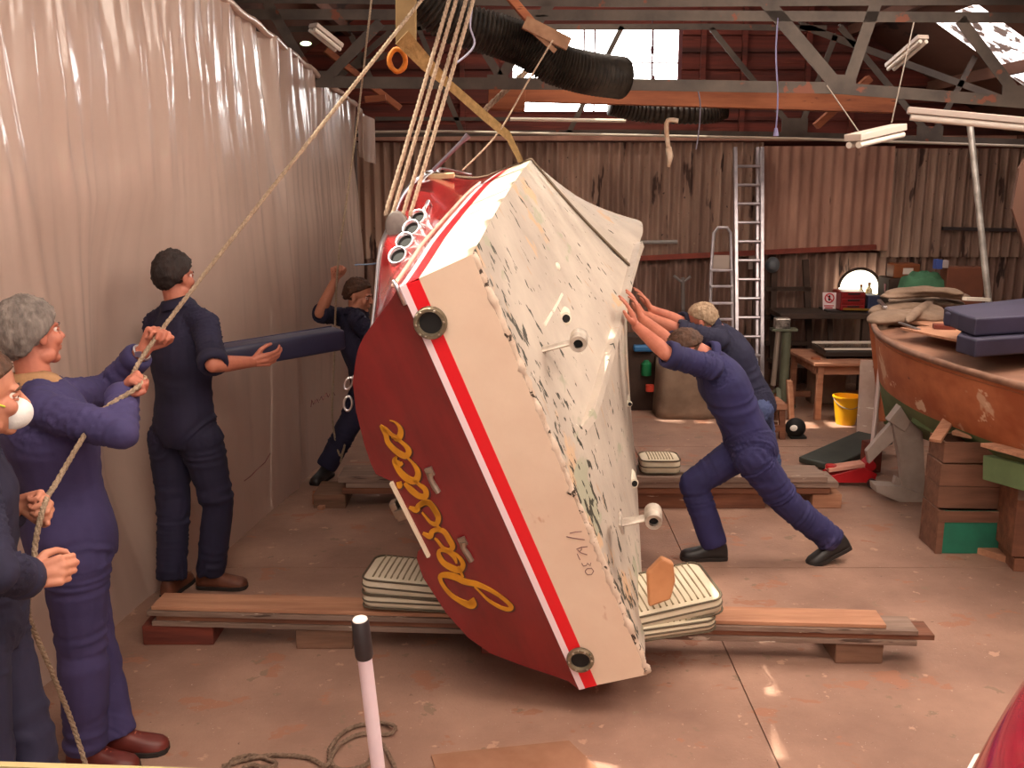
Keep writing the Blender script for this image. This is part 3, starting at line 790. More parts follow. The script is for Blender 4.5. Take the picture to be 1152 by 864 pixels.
def shoe(par, ank, toe, mat, sole_mat, up=V((0, 0, 1)), sc=1.0, lace=None, high=.0):
    """ank = ankle joint, .085 above the ground along up"""
    toe = ONE(toe - up * up.dot(toe)); x = toe.cross(up)
    base = ank - up * .085 * sc
    prof = [(-.078, .020, .055), (-.070, .033, .085), (-.035, .039, .105 + high), (.0, .040, .108 + high), (.035, .041, .092), (.085, .047, .066), (.130, .051, .055), (.170, .046, .047), (.192, .030, .036), (.199, .012, .022)]
    m = MB(); s = MB(); R = []; S = []
    for (y, w, h) in prof:
        c = base + toe * y * sc
        R.append([c + x * w * sc * math.copysign(abs(math.cos(t)) ** .7, math.cos(t)) + up * (.012 + h * sc * max(0, math.sin(t)) ** .8) for t in [PI * k / 14 for k in range(15)]])
        S.append([c + x * (w + .004) * sc + up * z for z in (.0, .022)] + [c - x * (w + .004) * sc + up * z for z in (.022, .0)])
    m.loft(R); s.loft(S)
    b = m.build('shoe', mat, par, smooth=True); s.build('sole', sole_mat, b, bevel=.003)
    if lace:
        l = MB()
        for k in range(4):
            c = base + toe * (.04 + .018 * k) * sc + up * (.098 - .009 * k) * sc
            l.tube([c - x * .022 - up * .006, c + up * .004, c + x * .022 - up * .006], .0025, 6)
        c = base + toe * .035 * sc + up * .11 * sc
        for s_ in (-1, 1): l.tube(catmull([c, c + x * s_ * .02 + up * .022, c + x * s_ * .045 + up * .008, c + x * s_ * .02, c], 4), .0022, 6)
        l.build('lace', lace, b, smooth=True)
def person(name_label, J, sk, co, hr, fr, hands, shoes, sleeve=(1, 1), sc=1.0, seed=0, hairargs={}, eyes=True, trousers=None, extra=None, collar=None, w=1.0, gw=0.0, loose=.016):
    """J: joint -> world point. pel wai che nb head; sh el wr hp kn an with L / R"""
    ground = V((J['pel'].x, J['pel'].y, 0))
    root = thing('person', name_label, 'person', ground)
    m = MB()
    P, M = head(m, J['head'], fr[0], fr[1], sc)
    f_, u_ = ONE(fr[0]), ONE(fr[1])
    m.cap(J['nb'] - ONE(J['nb'] - J['che']) * .02, P(0, -.022, -.05), .060 * sc, .054 * sc, 16)
    torso(m, J['pel'], J['wai'], J['che'], J['nb'], J['right'], -.012, w)
    for s in 'LR':
        m.cap(J['nb'].lerp(J['sh' + s], .35), J['sh' + s], .055, .056); m.cap(J['sh' + s], J['el' + s], .050, .041); mid = J['el' + s].lerp(J['wr' + s], .3)
        m.cap(J['el' + s], mid, .041, .043); m.cap(mid, J['wr' + s], .043, .028)
        m.cap(J['hp' + s], J['kn' + s], .080, .056); mid = J['kn' + s].lerp(J['an' + s], .3); m.cap(J['kn' + s], mid, .054, .055); m.cap(mid, J['an' + s], .055, .036)
        hd = hands[s]; hand(m, J['wr' + s], sc=sc * 1.02, **hd)
    b = m.build('body', sk, root); freeze(b, .0045, 3, .4)
    # eyes
    for s in (-1, 1):
        e = MB(); e.ell(P(s * .031, .0745, .0), (.0118, .0118, .0118), 12, 8); ey = e.build('eye', pmat('eye_white', '#e9e0d8', rough=.25), b, smooth=True)
        e = MB(); e.ell(P(s * .031, .0822, -.001), (.0058, .0045, .0058), 10, 6); e.build('iris', pmat('iris', '#3b2a22', rough=.2), ey, smooth=True)
        e = MB(); e.tube(catmull([P(s * .017, .079, .003), P(s * .03, .0865, .0075), P(s * .046, .074, .003)], 3), .0048, 8); e.tube(catmull([P(s * .019, .080, -.006), P(s * .031, .0845, -.009), P(s * .044, .075, -.006)], 3), .0042, 8); e.build('eyelid', sk, b, smooth=True)
        e = MB(); e.tube([P(s * .015, .091, .017), P(s * .03, .092, .023), P(s * .048, .080, .018)], [.003, .0045, .002], 6); e.build('eyebrow', hr, b, smooth=True)
    h = hair(b, P, M, J['head'], hr, sc, seed=seed, **hairargs)
    # coverall
    joints = []
    def garment(nm, mat, tor, arms, legs, vox=.0085, se=0):
        m = MB()
        if tor: torso(m, J['pel'], J['wai'], J['che'], J['nb'] - ONE(J['nb'] - J['che']) * .0, J['right'], loose * .9 + gw, w)
        for s in 'LR':
            i = 0 if s == 'L' else 1
            if arms:
                m.cap(J['nb'].lerp(J['sh' + s], .4), J['sh' + s], .062, .070); 
                if sleeve[i] > 1:
                    e = J['el' + s].lerp(J['wr' + s], sleeve[i] - 1)
                    m.cap(J['sh' + s], J['el' + s], .068, .058); m.tube([J['el' + s] + (J['el' + s] - e) * .05, J['el' + s].lerp(e, .5), e], [.058, .055, .048], 16); m.cap(J['el' + s], J['el' + s].lerp(e, .4), .059, .056)
                else:
                    e = J['sh' + s].lerp(J['el' + s], sleeve[i]); m.cap(J['sh' + s], J['sh' + s].lerp(e, .6), .070, .066); m.tube([J['sh' + s].lerp(e, .4), e], [.066, .066], 16)
            if legs:
                m.cap(J['pel'].lerp(J['hp' + s], .7), J['kn' + s], .108 * w, .078); a = J['an' + s] + ONE(J['kn' + s] - J['an' + s]) * .0
                m.cap(J['hp' + s], J['kn' + s], .112 * w, .085); m.cap(J['kn' + s], J['kn' + s].lerp(a, .45), .084, .082); m.tube([J['kn' + s].lerp(a, .3), J['kn' + s].lerp(a, .7), a], [.082, .080, .078], 18)
        o = m.build(nm, mat, root); freeze(o, vox, 4, .5)
        js = [(J['wai'], ONE(J['che'] - J['pel']), .22)]
        for s in 'LR':
            js += [(J['el' + s], ONE(J['wr' + s] - J['sh' + s]), .2), (J['kn' + s], ONE(J['hp' + s] - J['an' + s]), .2), (J['an' + s], ONE(J['kn' + s] - J['an' + s]), .2), (J['sh' + s], ONE(J['el' + s] - J['sh' + s]), .16), (J['hp' + s], ONE(J['kn' + s] - J['hp' + s]), .18)]
        foldify(o, js, .0135, seed + se)
        return o
    if trousers is None: g = garment('coverall', co, 1, 1, 1)
    else: g = garment('sweater', co, 1, 1, 0); garment('trousers', trousers, 0, 0, 1, se=4)
    # turned cuffs and collar
    for i, s in enumerate('LR'):
        if sleeve[i] > 1: e = J['el' + s].lerp(J['wr' + s], sleeve[i] - 1); d = ONE(J['wr' + s] - J['el' + s]); r_ = .049
        else: e = J['sh' + s].lerp(J['el' + s], sleeve[i]); d = ONE(J['el' + s] - J['sh' + s]); r_ = .066
        x, d, z = frame(d); m = MB(); n = 18
        def rg(r, h): return [e + d * h + (x * math.cos(2 * PI * k / n) + z * math.sin(2 * PI * k / n)) * r for k in range(n)]
        m.loft([rg(r_ - .014, .014), rg(r_ + .004, .018), rg(r_ + .010, .0), rg(r_ + .010, -.035), rg(r_ - .004, -.046)], cap=False); m.build('cuff', co, g, smooth=True)
    a = ONE(P(0, -.02, -.06) - J['nb']); x, a, z = frame(a, f_); n = 26; m = MB(); rows = []
    for (r, h, gap) in ((.064, -.02, .1), (.068, .018, .35), (.074, .048, .5), (.088, .030, .62), (.096, .0, .8)):
        row = []
        for k in range(n):
            t = 2 * PI * k / n; dirv = (x * math.cos(t) + z * math.sin(t)); fd = max(0, dirv.dot(f_))
            row.append(J['nb'] + a * (h - fd * .03) + dirv * (r + .0) * (1 + 0 * gap))
        rows.append(row)
    m.loft(rows, cap=False); m.build('collar', collar or co, g, smooth=True)
    for s in 'LR':
        mt, so_, toe, up, lace, hi = shoes[s]
        shoe(b, J['an' + s], toe, mt, so_, up, lace=lace, high=hi)
    return root, b, P, M, g
def ik(H, A, L1, L2, hint):
    """the joint between H and A that bends towards hint"""
    d = A - H; D = d.length
    if D >= L1 + L2 - .002: return H.lerp(A, L1 / (L1 + L2))
    a = (L1 * L1 - L2 * L2 + D * D) / (2 * D); h = math.sqrt(max(0, L1 * L1 - a * a)); d.normalize()
    q = ONE(hint - d * d.dot(hint)); return H + d * a + q * h
def fill(J):
    J.setdefault('wai', J['pel'].lerp(J['che'], .45))
    for s in 'LR': D = (J['hp' + s] - J['an' + s]).length; L = J.get('leg' + s, .435); L = D * L if L > .48 else L; J['kn' + s] = ik(J['hp' + s], J['an' + s], L, L * .98, V(J['hint' + s]))
    return J
M_ov1 = cloth('overall_faded', '#433b68', '#322c55', '#645b86')
M_ov2 = cloth('overall_navy', '#24203c', '#1a172f', '#3c3658')
M_ov3 = cloth('overall_blue', '#2b285a', '#221f48', '#46416f')
M_jean = cloth('jeans', '#4a5680', '#3b4467')
M_sweat = cloth('sweater_navy', '#24243f', '#1c1b33')
M_boot = pmat('boot_brown', '#7a4630', '#5d3323', scale=12, rough=.6); M_shoe_r = pmat('shoe_oxblood', '#6f2c24', '#56201b', scale=10, rough=.45)
M_shoe_b = pmat('shoe_black', '#2a2626', '#1c1919', scale=10, rough=.45); M_sole = pmat('sole', '#241b18', rough=.8)
M_lace = pmat('lace', '#a0563f', rough=.8)
UP = V((0, 0, 1))
GRIP = (72, 78, 50)
def place(L, h=.085):
    return L + V((0, 0, h))
# --- the grey-haired man hauling the rope, near left
def man_front():
    Y = 3.36
    J = dict(pel=AT(78, 598, Y), che=AT(52, 478, Y - .02), nb=AT(40, 432, Y - .02), head=AT(35, 377, Y))
    J['right'] = ONE((.55, -.83, 0))       # turned to the right and a little away
    J['shR'] = AT(48, 462, Y - .17); J['shL'] = AT(66, 447, Y + .17)
    J['elR'] = LEN(136, 487, J['shR'], .30, True); J['wrR'] = LEN(137, 440, J['elR'], .25, False)
    J['elL'] = LEN(118, 440, J['shL'], .31, False); J['wrL'] = LEN(163, 393, J['elL'], .27, True)
    J['hpR'] = J['pel'] + J['right'] * .09 - UP * .05; J['hpL'] = J['pel'] - J['right'] * .09 - UP * .05
    J['anR'] = place(FL(100, 864)); J['anL'] = place(FL(132, 846))
    J['hintL'] = J['hintR'] = (1, .1, 0); J['legL'] = J['legR'] = .506; fill(J); return J
J1 = man_front()
rdir = ONE(AT(207, 345, 3.75) - AT(150, 425, 3.35))
H1L = dict(d=ONE((.5, .12, .85)), n=ONE((.35, -.55, -.5)), thumb=1, curl=GRIP, tcurl=.55)
H1R = dict(d=ONE(AT(156, 418, 3.3) - J1['wrR']), n=ONE((.7, .1, -.5)), thumb=-1, curl=GRIP, tcurl=.6)
M_hgrey = hair_mat('hair_grey', '#8c8078', '#5d534e')
r1 = person('grey-haired man in faded blue overalls hauling the rope hand over hand', J1, M_skin2, M_ov1, M_hgrey, (V((.56, .82, .10)), V((-.10, 0, 1))),
    dict(L=H1L, R=H1R), dict(L=(M_shoe_r, M_sole, V((1, .06, 0)), UP, M_lace, 0), R=(M_shoe_r, M_sole, V((1, -.1, 0)), UP, M_lace, 0)),
    sleeve=(1.82, 1.85), seed=1, hairargs=dict(back=-.98, side=-.42, front=.38, vol=1.20), collar=pmat('shirt_tan', '#b48a62', '#9c7450', scale=20, rough=.85), gw=.012, w=1.08)
c = J1['wrL']; d = ONE(J1['elL'] - c); x, d, z = frame(d)
MB().tube([c + d * .02 + (x * math.cos(t) + z * math.sin(t)) * .034 for t in [2 * PI * k / 20 for k in range(21)]], .005, 8).box(c + d * .02 - V((0, .036, 0)), (.026, .008, .022)).build('wrist_watch', M_chrome, r1[1], smooth='auto')
# --- the dark-haired man carrying the long cushion
def man_back():
    Y = 5.02
    J = dict(pel=AT(208, 478, Y), che=AT(204, 388, Y + .0), nb=AT(201, 345, Y), head=AT(197, 311, Y + .02))
    J['right'] = ONE((.80, -.60, 0))
    J['shR'] = AT(231, 366, Y - .09); J['shL'] = AT(176, 366, Y + .1)
    J['elR'] = LEN(240, 410, J['shR'], .29, True); J['wrR'] = LEN(284, 407, J['elR'], .26, False)
    J['elL'] = AT(186, 415, Y + .30); J['wrL'] = AT(232, 412, Y + .42)
    J['hpR'] = AT(226, 492, Y - .04); J['hpL'] = AT(190, 492, Y + .06)
    J['anL'] = place(FL(194, 668)); J['anR'] = place(FL(238, 661))
    J['hintL'] = (.2, 1, 0); J['hintR'] = (1, .3, 0); J['legL'] = .507; J['legR'] = .512; fill(J); return J
J2 = man_back()
M_hdark = hair_mat('hair_dark', '#2e1d18', '#1c110f')
person('man with dark curly hair and navy overalls, back turned, carrying a long cushion', J2, M_skin2, M_ov2, M_hdark, (V((.48, .87, -.05)), V((0, 0, 1))),
    dict(R=dict(d=V((.95, .2, .12)), n=ONE((-.1, .8, .4)), thumb=1, curl=(25, 35, 25), tcurl=.15), L=dict(d=V((.9, .1, .1)), n=ONE((0, -.3, 1)), thumb=-1, curl=(20, 30, 20), tcurl=.1)),
    dict(L=(M_boot, M_sole, V((.15, 1, 0)), UP, None, 0), R=(M_boot, M_sole, V((1, -.02, 0)), UP, None, 0)), sleeve=(1.05, .98), seed=2, hairargs=dict(back=-.97, side=-.2, front=.5, vol=1.17))
# --- the man at the far side holding a rope up
def man_far():
    Y = 7.1
    J = dict(pel=AT(417, 437, Y), che=AT(403, 384, Y), nb=AT(401, 352, Y), head=AT(404, 333, Y))
    J['right'] = ONE((.35, -.93, 0))
    J['shR'] = AT(402, 361, Y - .18); J['shL'] = AT(391, 358, Y + .12)
    J['elL'] = LEN(360, 352, J['shL'], .28, True); J['wrL'] = LEN(377, 315, J['elL'], .27, True)
    J['elR'] = AT(425, 385, Y - .22); J['wrR'] = AT(440, 372, Y - .1)
    J['hpR'] = J['pel'] + V((.03, -.08, -.03)); J['hpL'] = J['pel'] + V((-.05, .08, -.03))
    J['anL'] = place(FL(367, 538)); J['anR'] = place(FL(455, 540))
    J['hintL'] = (.4, -1, .2); J['hintR'] = (1, 0, .5); J['legL'] = .51; J['legR'] = .4; fill(J); return J
J3 = man_far()
M_hbrown = hair_mat('hair_brown', '#5a3a28', '#3e2719')
person('man in navy overalls at the far side, one arm raised to hold a hanging rope', J3, M_skin, M_ov2, M_hbrown, (V((.9, -.25, -.15)), V((0.05, 0, 1))),
    dict(L=dict(d=V((.1, .0, 1)), n=ONE((.5, -.6, 0)), thumb=1, curl=GRIP, tcurl=.6), R=dict(d=V((.9, 0, .3)), n=V((0, 1, 0)), thumb=1, curl=(15, 15, 10), tcurl=.2)),
    dict(L=(M_shoe_b, M_sole, V((-.3, -1, 0)), UP, None, .02), R=(M_shoe_b, M_sole, V((1, 0, 0)), UP, None, .02)), sleeve=(.98, 1.5), seed=3, hairargs=dict(back=-.7, side=-.05, front=.5, vol=1.12))
# --- pusher in front, head down
def man_push():
    Y = 5.42
    J = dict(pel=AT(845, 500, Y), che=AT(812, 428, Y), nb=AT(800, 402, Y), head=AT(774, 395, Y - .02))
    J['right'] = ONE((-.05, 1, 0))
    J['shL'] = AT(800, 414, Y - .19); J['shR'] = AT(797, 404, Y + .17)
    J['elL'] = LEN(750, 398, J['shL'], .29, True); J['wrL'] = LEN(716, 367, J['elL'], .26, False)
    J['elR'] = LEN(753, 385, J['shR'], .28, True); J['wrR'] = LEN(722, 358, J['elR'], .26, False)
    J['hpL'] = J['pel'] + V((-.02, -.10, -.04)); J['hpR'] = J['pel'] + V((.02, .09, -.03))
    J['anL'] = place(FL(936, 632) , .13); J['anR'] = place(FL(803, 629))
    J['hintL'] = (-1, 0, .5); J['hintR'] = (-1, 0, .2); J['legL'] = .509; J['legR'] = .40; fill(J); return J
J4 = man_push()
PUSH = dict(curl=(8, 12, 10), spread=1.3, tcurl=.0, thumb_out=1.0)
upf = ONE((.45, 0, .9))
person('man in blue overalls leaning his weight on the boat, head bowed between his arms', J4, M_skin2, M_ov3, M_hbrown, (V((-.42, -.1, -.9)), V((-.9, 0, .42))),
    dict(L=dict(d=ONE((-.35, .15, .92)), n=ONE((-.92, .15, -.35)), thumb=1, **PUSH), R=dict(d=ONE((-.35, .15, .92)), n=ONE((-.92, .15, -.35)), thumb=-1, **PUSH)),
    dict(L=(M_shoe_b, M_sole, V((-1, -.1, 0)), ONE((-.42, 0, .9)), None, 0), R=(M_shoe_b, M_sole, V((-1, 0, 0)), UP, None, 0)), sleeve=(.96, .96), seed=4, hairargs=dict(back=-.75, side=-.1, front=.45, vol=1.08))
# --- pusher behind
def man_push2():
    Y = 6.75
    J = dict(pel=AT(848, 452, Y), che=AT(822, 395, Y), nb=AT(806, 370, Y), head=AT(789, 361, Y))
    J['right'] = ONE((-.1, 1, 0))
    J['shL'] = AT(810, 382, Y - .19); J['shR'] = AT(800, 372, Y + .17)
    J['elL'] = LEN(763, 371, J['shL'], .29, True); J['wrL'] = LEN(724, 354, J['elL'], .26, False)
    J['elR'] = LEN(766, 362, J['shR'], .29, True); J['wrR'] = LEN(733, 348, J['elR'], .26, True)
    J['hpL'] = J['pel'] + V((0, -.1, -.03)); J['hpR'] = J['pel'] + V((0, .09, -.03))
    J['anL'] = place(FL(868, 540)); J['anR'] = place(FL(852, 536))
    J['hintL'] = (-1, 0, .5); J['hintR'] = (-1, 0, .2); J['legL'] = J['legR'] = .36; J['hintL'] = J['hintR'] = (.1, 1, .3); fill(J); return J
J5 = man_push2()
M_hsand = hair_mat('hair_sandy_grey', '#b79c80', '#94795f')
person('man with short sandy grey hair, navy sweater and jeans pushing behind him', J5, M_skin2, M_sweat, M_hsand, (V((-.93, .25, -.25)), V((-.25, 0, .97))),
    dict(L=dict(d=ONE((-.5, .1, .8)), n=ONE((-.85, .1, -.45)), thumb=1, **PUSH), R=dict(d=ONE((-.5, .1, .8)), n=ONE((-.85, .1, -.45)), thumb=-1, **PUSH)),
    dict(L=(M_shoe_b, M_sole, V((-1, -.1, 0)), UP, None, 0), R=(M_shoe_b, M_sole, V((-1, 0, 0)), UP, None, 0)), sleeve=(.97, .97), seed=5, trousers=M_jean, hairargs=dict(back=-.8, side=-.15, front=.45, vol=1.07))
# --- man at the picture's left edge
def man_edge():
    Y = 2.62
    J = dict(pel=AT(-30, 690, Y), che=AT(-42, 555, Y), nb=AT(-38, 505, Y), head=AT(-20, 445, Y))
    J['right'] = ONE((.25, -.97, 0))
    J['shR'] = AT(-36, 540, Y - .19); J['shL'] = AT(-22, 525, Y + .18)
    J['elR'] = LEN(-10, 640, J['shR'], .28, True); J['wrR'] = LEN(30, 651, J['elR'], .23, False)
    J['elL'] = LEN(-30, 605, J['shL'], .28, False); J['wrL'] = LEN(20, 568, J['elL'], .26, True)
    J['hpR'] = J['pel'] + J['right'] * .09 - UP * .04; J['hpL'] = J['pel'] - J['right'] * .09 - UP * .04
    fy = FL(5, 1085); J['anR'] = V((fy.x - .06, fy.y - .06, .085)); J['anL'] = V((fy.x + .05, fy.y + .15, .085))
    J['hintL'] = J['hintR'] = (1, .1, 0); J['legL'] = J['legR'] = .507; fill(J); return J
J0 = man_edge()
r0 = person('man in dust mask and blue overalls at the left edge gripping the rope tail', J0, M_skin, M_ov2, M_hbrown, (V((.86, .5, -.06)), V((0, 0, 1))),
    dict(L=dict(d=ONE((.9, .0, .12)), n=ONE((.1, -.9, -.2)), thumb=1, curl=GRIP, tcurl=.5), R=dict(d=ONE((.9, .3, .15)), n=ONE((-.2, .8, -.3)), thumb=1, curl=(50, 60, 40), tcurl=.5)),
    dict(L=(M_boot, M_sole, V((1, .1, 0)), UP, None, 0), R=(M_boot, M_sole, V((1, 0, 0)), UP, None, 0)), sleeve=(1.8, 1.92), seed=6, hairargs=dict(back=-.7, side=-.05, front=.5, vol=1.12))
def mask(body, P, M):
    m = MB(); n = 26; rows = []
    for i in range(9):
        t = PI / 2 * i / 8; row = []
        for k in range(n):
            a = 2 * PI * k / n; row.append(P(.046 * math.cos(a) * math.cos(t), .060 + .066 * math.sin(t) ** .8, -.052 + .05 * math.sin(a) * math.cos(t)))
        rows.append(row)
    m.loft(rows); k = m.build('dust_mask', pmat('mask_white', '#e8e6e2', rough=.8, bump=.3, bscale=60), body, smooth=True)
    for s in (-1, 1):
        MB().tube(catmull([P(s * .044, .06, -.03), P(s * .075, .03, -.012), P(s * .089, -.04, .0), P(s * .05, -.115, .01)], 5), .003, 6).build('strap', pmat('strap_yellow', '#c8d23c', rough=.6), k, smooth=True)
mask(r0[1], r0[2], r0[3])
# ---------------------------------------------------------------- plastic sheeting
def sheet_mat():
    m = pmat('plastic_sheet', '#cfb7a9', '#bfa596', scale=1.2, rough=.3, spec=.7, coat=.7, bump=.35, bscale=4, bstretch=(1, 4, .4))
    nt = m.node_tree; N = nt.nodes; L = nt.links
    out = N['Material Output']; bs = N['Principled BSDF']
    tr = N.new('ShaderNodeBsdfTranslucent'); tr.inputs['Color'].default_value = lin('#e8cdbf')
    mx = N.new('ShaderNodeMixShader'); mx.inputs[0].default_value = .38
    L.new(bs.outputs[0], mx.inputs[1]); L.new(tr.outputs[0], mx.inputs[2]); L.new(mx.outputs[0], out.inputs['Surface'])
    return m
M_sheet = sheet_mat()
SB = [(-2.35, .8), (-2.2, 3.2), (-2.02, 4.2), (-1.95, 4.9)] + [(FL(u, v).x, FL(u, v).y) for u, v in ((258, 617), (320, 563), (356, 528))] + [(-1.33, 8.7)]
def sheet_x(y):
    for (x0, y0), (x1, y1) in zip(SB, SB[1:]):
        if y <= y1 + 1e-6: return x0 + (x1 - x0) * (y - y0) / (y1 - y0)
    return SB[-1][0]
def sheet_top(y): return 2.81 + (8.7 - y) * .15 if y > 4 else 3.515
def sheet():
    m = MB(); ny, nz = 420, 70; rows = []
    for i in range(ny + 1):
        y = .8 + 7.9 * i / ny; row = []; top = sheet_top(y)
        for j in range(nz + 1):
            k = j / nz; z = top * k
            gather = .25 + .9 * k * k
            g3 = k ** 2.2
            o = noise.noise(V((y * 1.7, z * .5, 0))) * .05 + noise.noise(V((y * 5 + z * .5, z * .35, 0))) * .075 * g3
            o += (noise.noise(V((y * 15 + z * 1.3, z * .5, 7)))) * .040 * g3 + noise.noise(V((y * 11, z * .5, 4))) * .007
            o += noise.noise(V((y * 34, z * .9, 2))) * .014 * g3 + noise.noise(V((y * 2, z * 2.5, 5))) * .012
            o += .035 * math.exp(-((y - 6.75) / .06) ** 2) - .03 * math.exp(-((y - 6.9) / .09) ** 2)
            if k < .06: o *= k / .06 * .7 + .3
            push = -.19 * math.exp(-((y - 5.05) / .42) ** 2) * min(1, k * 5) * max(0, 1 - (z / 2.1) ** 4) if z < 2.1 else 0
            row.append(V((sheet_x(y) + o + push, y + noise.noise(V((y * 9, z, 9))) * .01, z + .004 + (.02 * noise.noise(V((y * 6, 0, 1))) if j == nz else 0))))
        rows.append(row)
    m.loft(rows, cap=False, closed=False)
    root = thing('plastic_sheet', 'tall milky plastic sheeting hung as a curtain wall along the left side', 'plastic sheet', (-1.9, 4.5, 0))
    o = m.build('curtain', M_sheet, root, smooth=True, flip=False)
    t = MB(); t.tube([V((sheet_x(.8 + .1 * i) - .01, .8 + .1 * i, sheet_top(.8 + .1 * i) + .008 * math.sin(i * 1.7))) for i in range(80)], .022, 8); t.build('hem', M_sheet, root, smooth=True)
    # flap at the far end
    f = MB(); R = []
    for i in range(14):
        k = i / 13; R.append([V((-1.33 + .14 * k + .02 * math.sin(9 * k), 8.72 - .05 * math.sin(7 * k), 2.80 - .12 * k - z)) for z in (0, .15, .3, .42 - .05 * k)])
    f.loft(R, cap=False, closed=False); f.build('loose_flap', M_sheet, root, smooth=True, flip=False)
    # faint handwriting in red marker
    w = MB()
    def on_sheet(u, v):
        r = ray(u, v); t_ = 6.5
        for _ in range(30):
            p = CAM + r * (t_ / r.y); x = sheet_x(p.y); t_ += (x - p.x) / (r.x / r.y) * .9
        return CAM + r * (t_ / r.y) + V((.07, 0, 0))
    for s in ([(339, 458), (340, 450), (342, 455), (344, 450)], [(344, 454), (346, 449), (348, 453)], [(349, 451), (351, 446), (353, 450), (355, 445)], [(356, 446), (357, 442), (359, 447), (361, 443)], [(363, 445), (365, 441), (367, 445)], [(262, 541), (270, 535), (278, 527), (286, 520), (292, 510)]):
        w.tube([on_sheet(u, v) for u, v in s], .0028, 5)
    w.build('marker_writing', pmat('red_marker', '#84484a', rough=.7), o)
sheet()
# posts carrying the sheet's far end
simple('timber_post', 'dark upright timber post at the far end of the plastic sheeting', 'post', MB().box((-1.42, 8.86, 1.42), (.09, .09, 2.84)), pmat('post_dark', '#5a4338', '#443128', scale=4, stretch=(4, 4, .4), rough=.85), bevel=.004)
# ---------------------------------------------------------------- ropes and lifting gear
M_rope = pmat('rope', '#b8a088', '#927c66', scale=60, stretch=(1, 1, 2), rough=.9, bump=.8, bscale=160)
M_rope2 = pmat('rope_pale', '#c4ab94', '#a18a74', scale=60, rough=.9, bump=.8, bscale=160)
def rope(name, label, pts, r, mat, group=None, n=10, cat='rope'):
    P = catmull(pts, n); D = []; m = MB()
    # two visible strands laid round each other
    L = 0; ph = [0]
    for a, b in zip(P, P[1:]): L += (b - a).length; ph.append(L)
    N = max(24, min(900, int(L / (r * 1.6)))); Q = []; j = 0
    for i in range(N + 1):
        d = L * i / N
        while j < len(ph) - 2 and ph[j + 1] < d: j += 1
        k = (d - ph[j]) / max(1e-9, ph[j + 1] - ph[j]); Q.append((P[j].lerp(P[j + 1], k), d))
    for s in range(3):
        pts_ = []
        for i, (q, d) in enumerate(Q):
            t = Q[min(i + 1, N)][0] - Q[max(i - 1, 0)][0]; x, t, z = frame(t, (.3, 1, .2)); a = d / (r * 7) * 2 * PI + s * 2 * PI / 3
            pts_.append(q + (x * math.cos(a) + z * math.sin(a)) * r * .5)
        m.tube(pts_, r * .56, 6)
    o = m.build(name, mat, smooth=True); return tag(o, label, cat, group)
GU = J1['wrL'] + H1L['d'] * .098 + ONE(H1L['n']) * .032
GL = J1['wrR'] + H1R['d'] * .095 + ONE(H1R['n']) * .032
rope('haul_rope', 'long pale rope running from the hands of the overalled men up to the hoist', [V((1.02, 5.3, 3.75)) * 0 + AT(520, -60, 5.2), AT(470, 5, 4.75), GU, GL, AT(112, 466, 3.15), AT(62, 545, 2.95), J0['wrL'] + V((.10, -.035, .02)), AT(40, 610, 2.70), AT(38, 650, 2.70), AT(32, 690, 2.9), AT(58, 755, 3.0), AT(80, 810, 3.05), AT(97, 862, 3.02)], .0095, M_rope)
hitch = AT(447, 262, 4.75)
for k, (u0, u1) in enumerate(((508, 433), (516, 441), (527, 453), (535, 461))):
    rope('tackle_rope', 'one of four falls of the lifting tackle left of the boat', [AT(u0 + 6, -30, 5.0), AT((u0 + u1) / 2, 118, 4.9), AT(u1, 243, 4.75)], .011, M_rope2, 'falls of the lifting tackle', 3)
def block():
    root = thing('pulley_block', 'grey pulley block hanging at the foot of the tackle ropes', 'pulley block', hitch)
    m = MB(); c = hitch
    for dy in (-.03, .0, .03): m.ell(c + V((0, dy, .03)), (.055, .008, .075), 16, 10)
    m.build('cheek', pmat('galvanised', '#8d8580', '#6b645f', scale=9, rough=.5, metal=.5), root, smooth=True)
    s = MB()
    for dy in (-.015, .015): s.cyl(c + V((0, dy - .009, .035)), c + V((0, dy + .009, .035)), .048, n=18)
    s.build('sheave', pmat('sheave', '#5b524c', rough=.5), root, smooth='auto')
    h = MB(); h.tube(catmull([c + V((0, 0, -.04)), c + V((.015, 0, -.075)), c + V((.03, 0, -.11)), c + V((.0, 0, -.14)), c + V((-.025, 0, -.115))], 5), .009, 8); h.build('hook', pmat('galvanised', '#8d8580'), root, smooth=True)
block()
rope('hanging_rope', 'thin rope dropping beside the plastic sheeting to the far man\'s fist', [AT(420, -20, 7.1), AT(404, 120, 7.08), AT(390, 225, 7.06), J3['wrL'] + V((.03, -.05, .09)), AT(376, 400, 7.0), AT(374, 470, 7.0), AT(382, 512, 6.95), AT(388, 500, 6.9), AT(383, 520, 6.95)], .008, M_rope)
rope('lashing_line', 'blue cord tied off at the boat\'s gunwale and trailing left', [AT(399, 298, 4.7), AT(425, 296, 4.68), AT(440, 287, 4.65), hitch + V((-.01, 0, -.14))], .004, pmat('cord_blue', '#6f8098', rough=.8), cat='cord')
rope('guy_rope', 'thin rope slanting up from the bow rail towards the roof', [AT(520, 192, 6.2), AT(560, 150, 6.3), AT(592, 95, 6.3), AT(622, 45, 6.3)], .006, M_rope2)
simple('tension_rod', 'dark rod and shackle rising from the boat\'s gunwale', 'rod', MB().tube([AT(487, 192, 6.0), AT(519, 160, 6.0), AT(527, 152, 6.0)], [.012, .012, .02], 8), pmat('dark_rod', '#6b5d66', rough=.4, metal=.6))
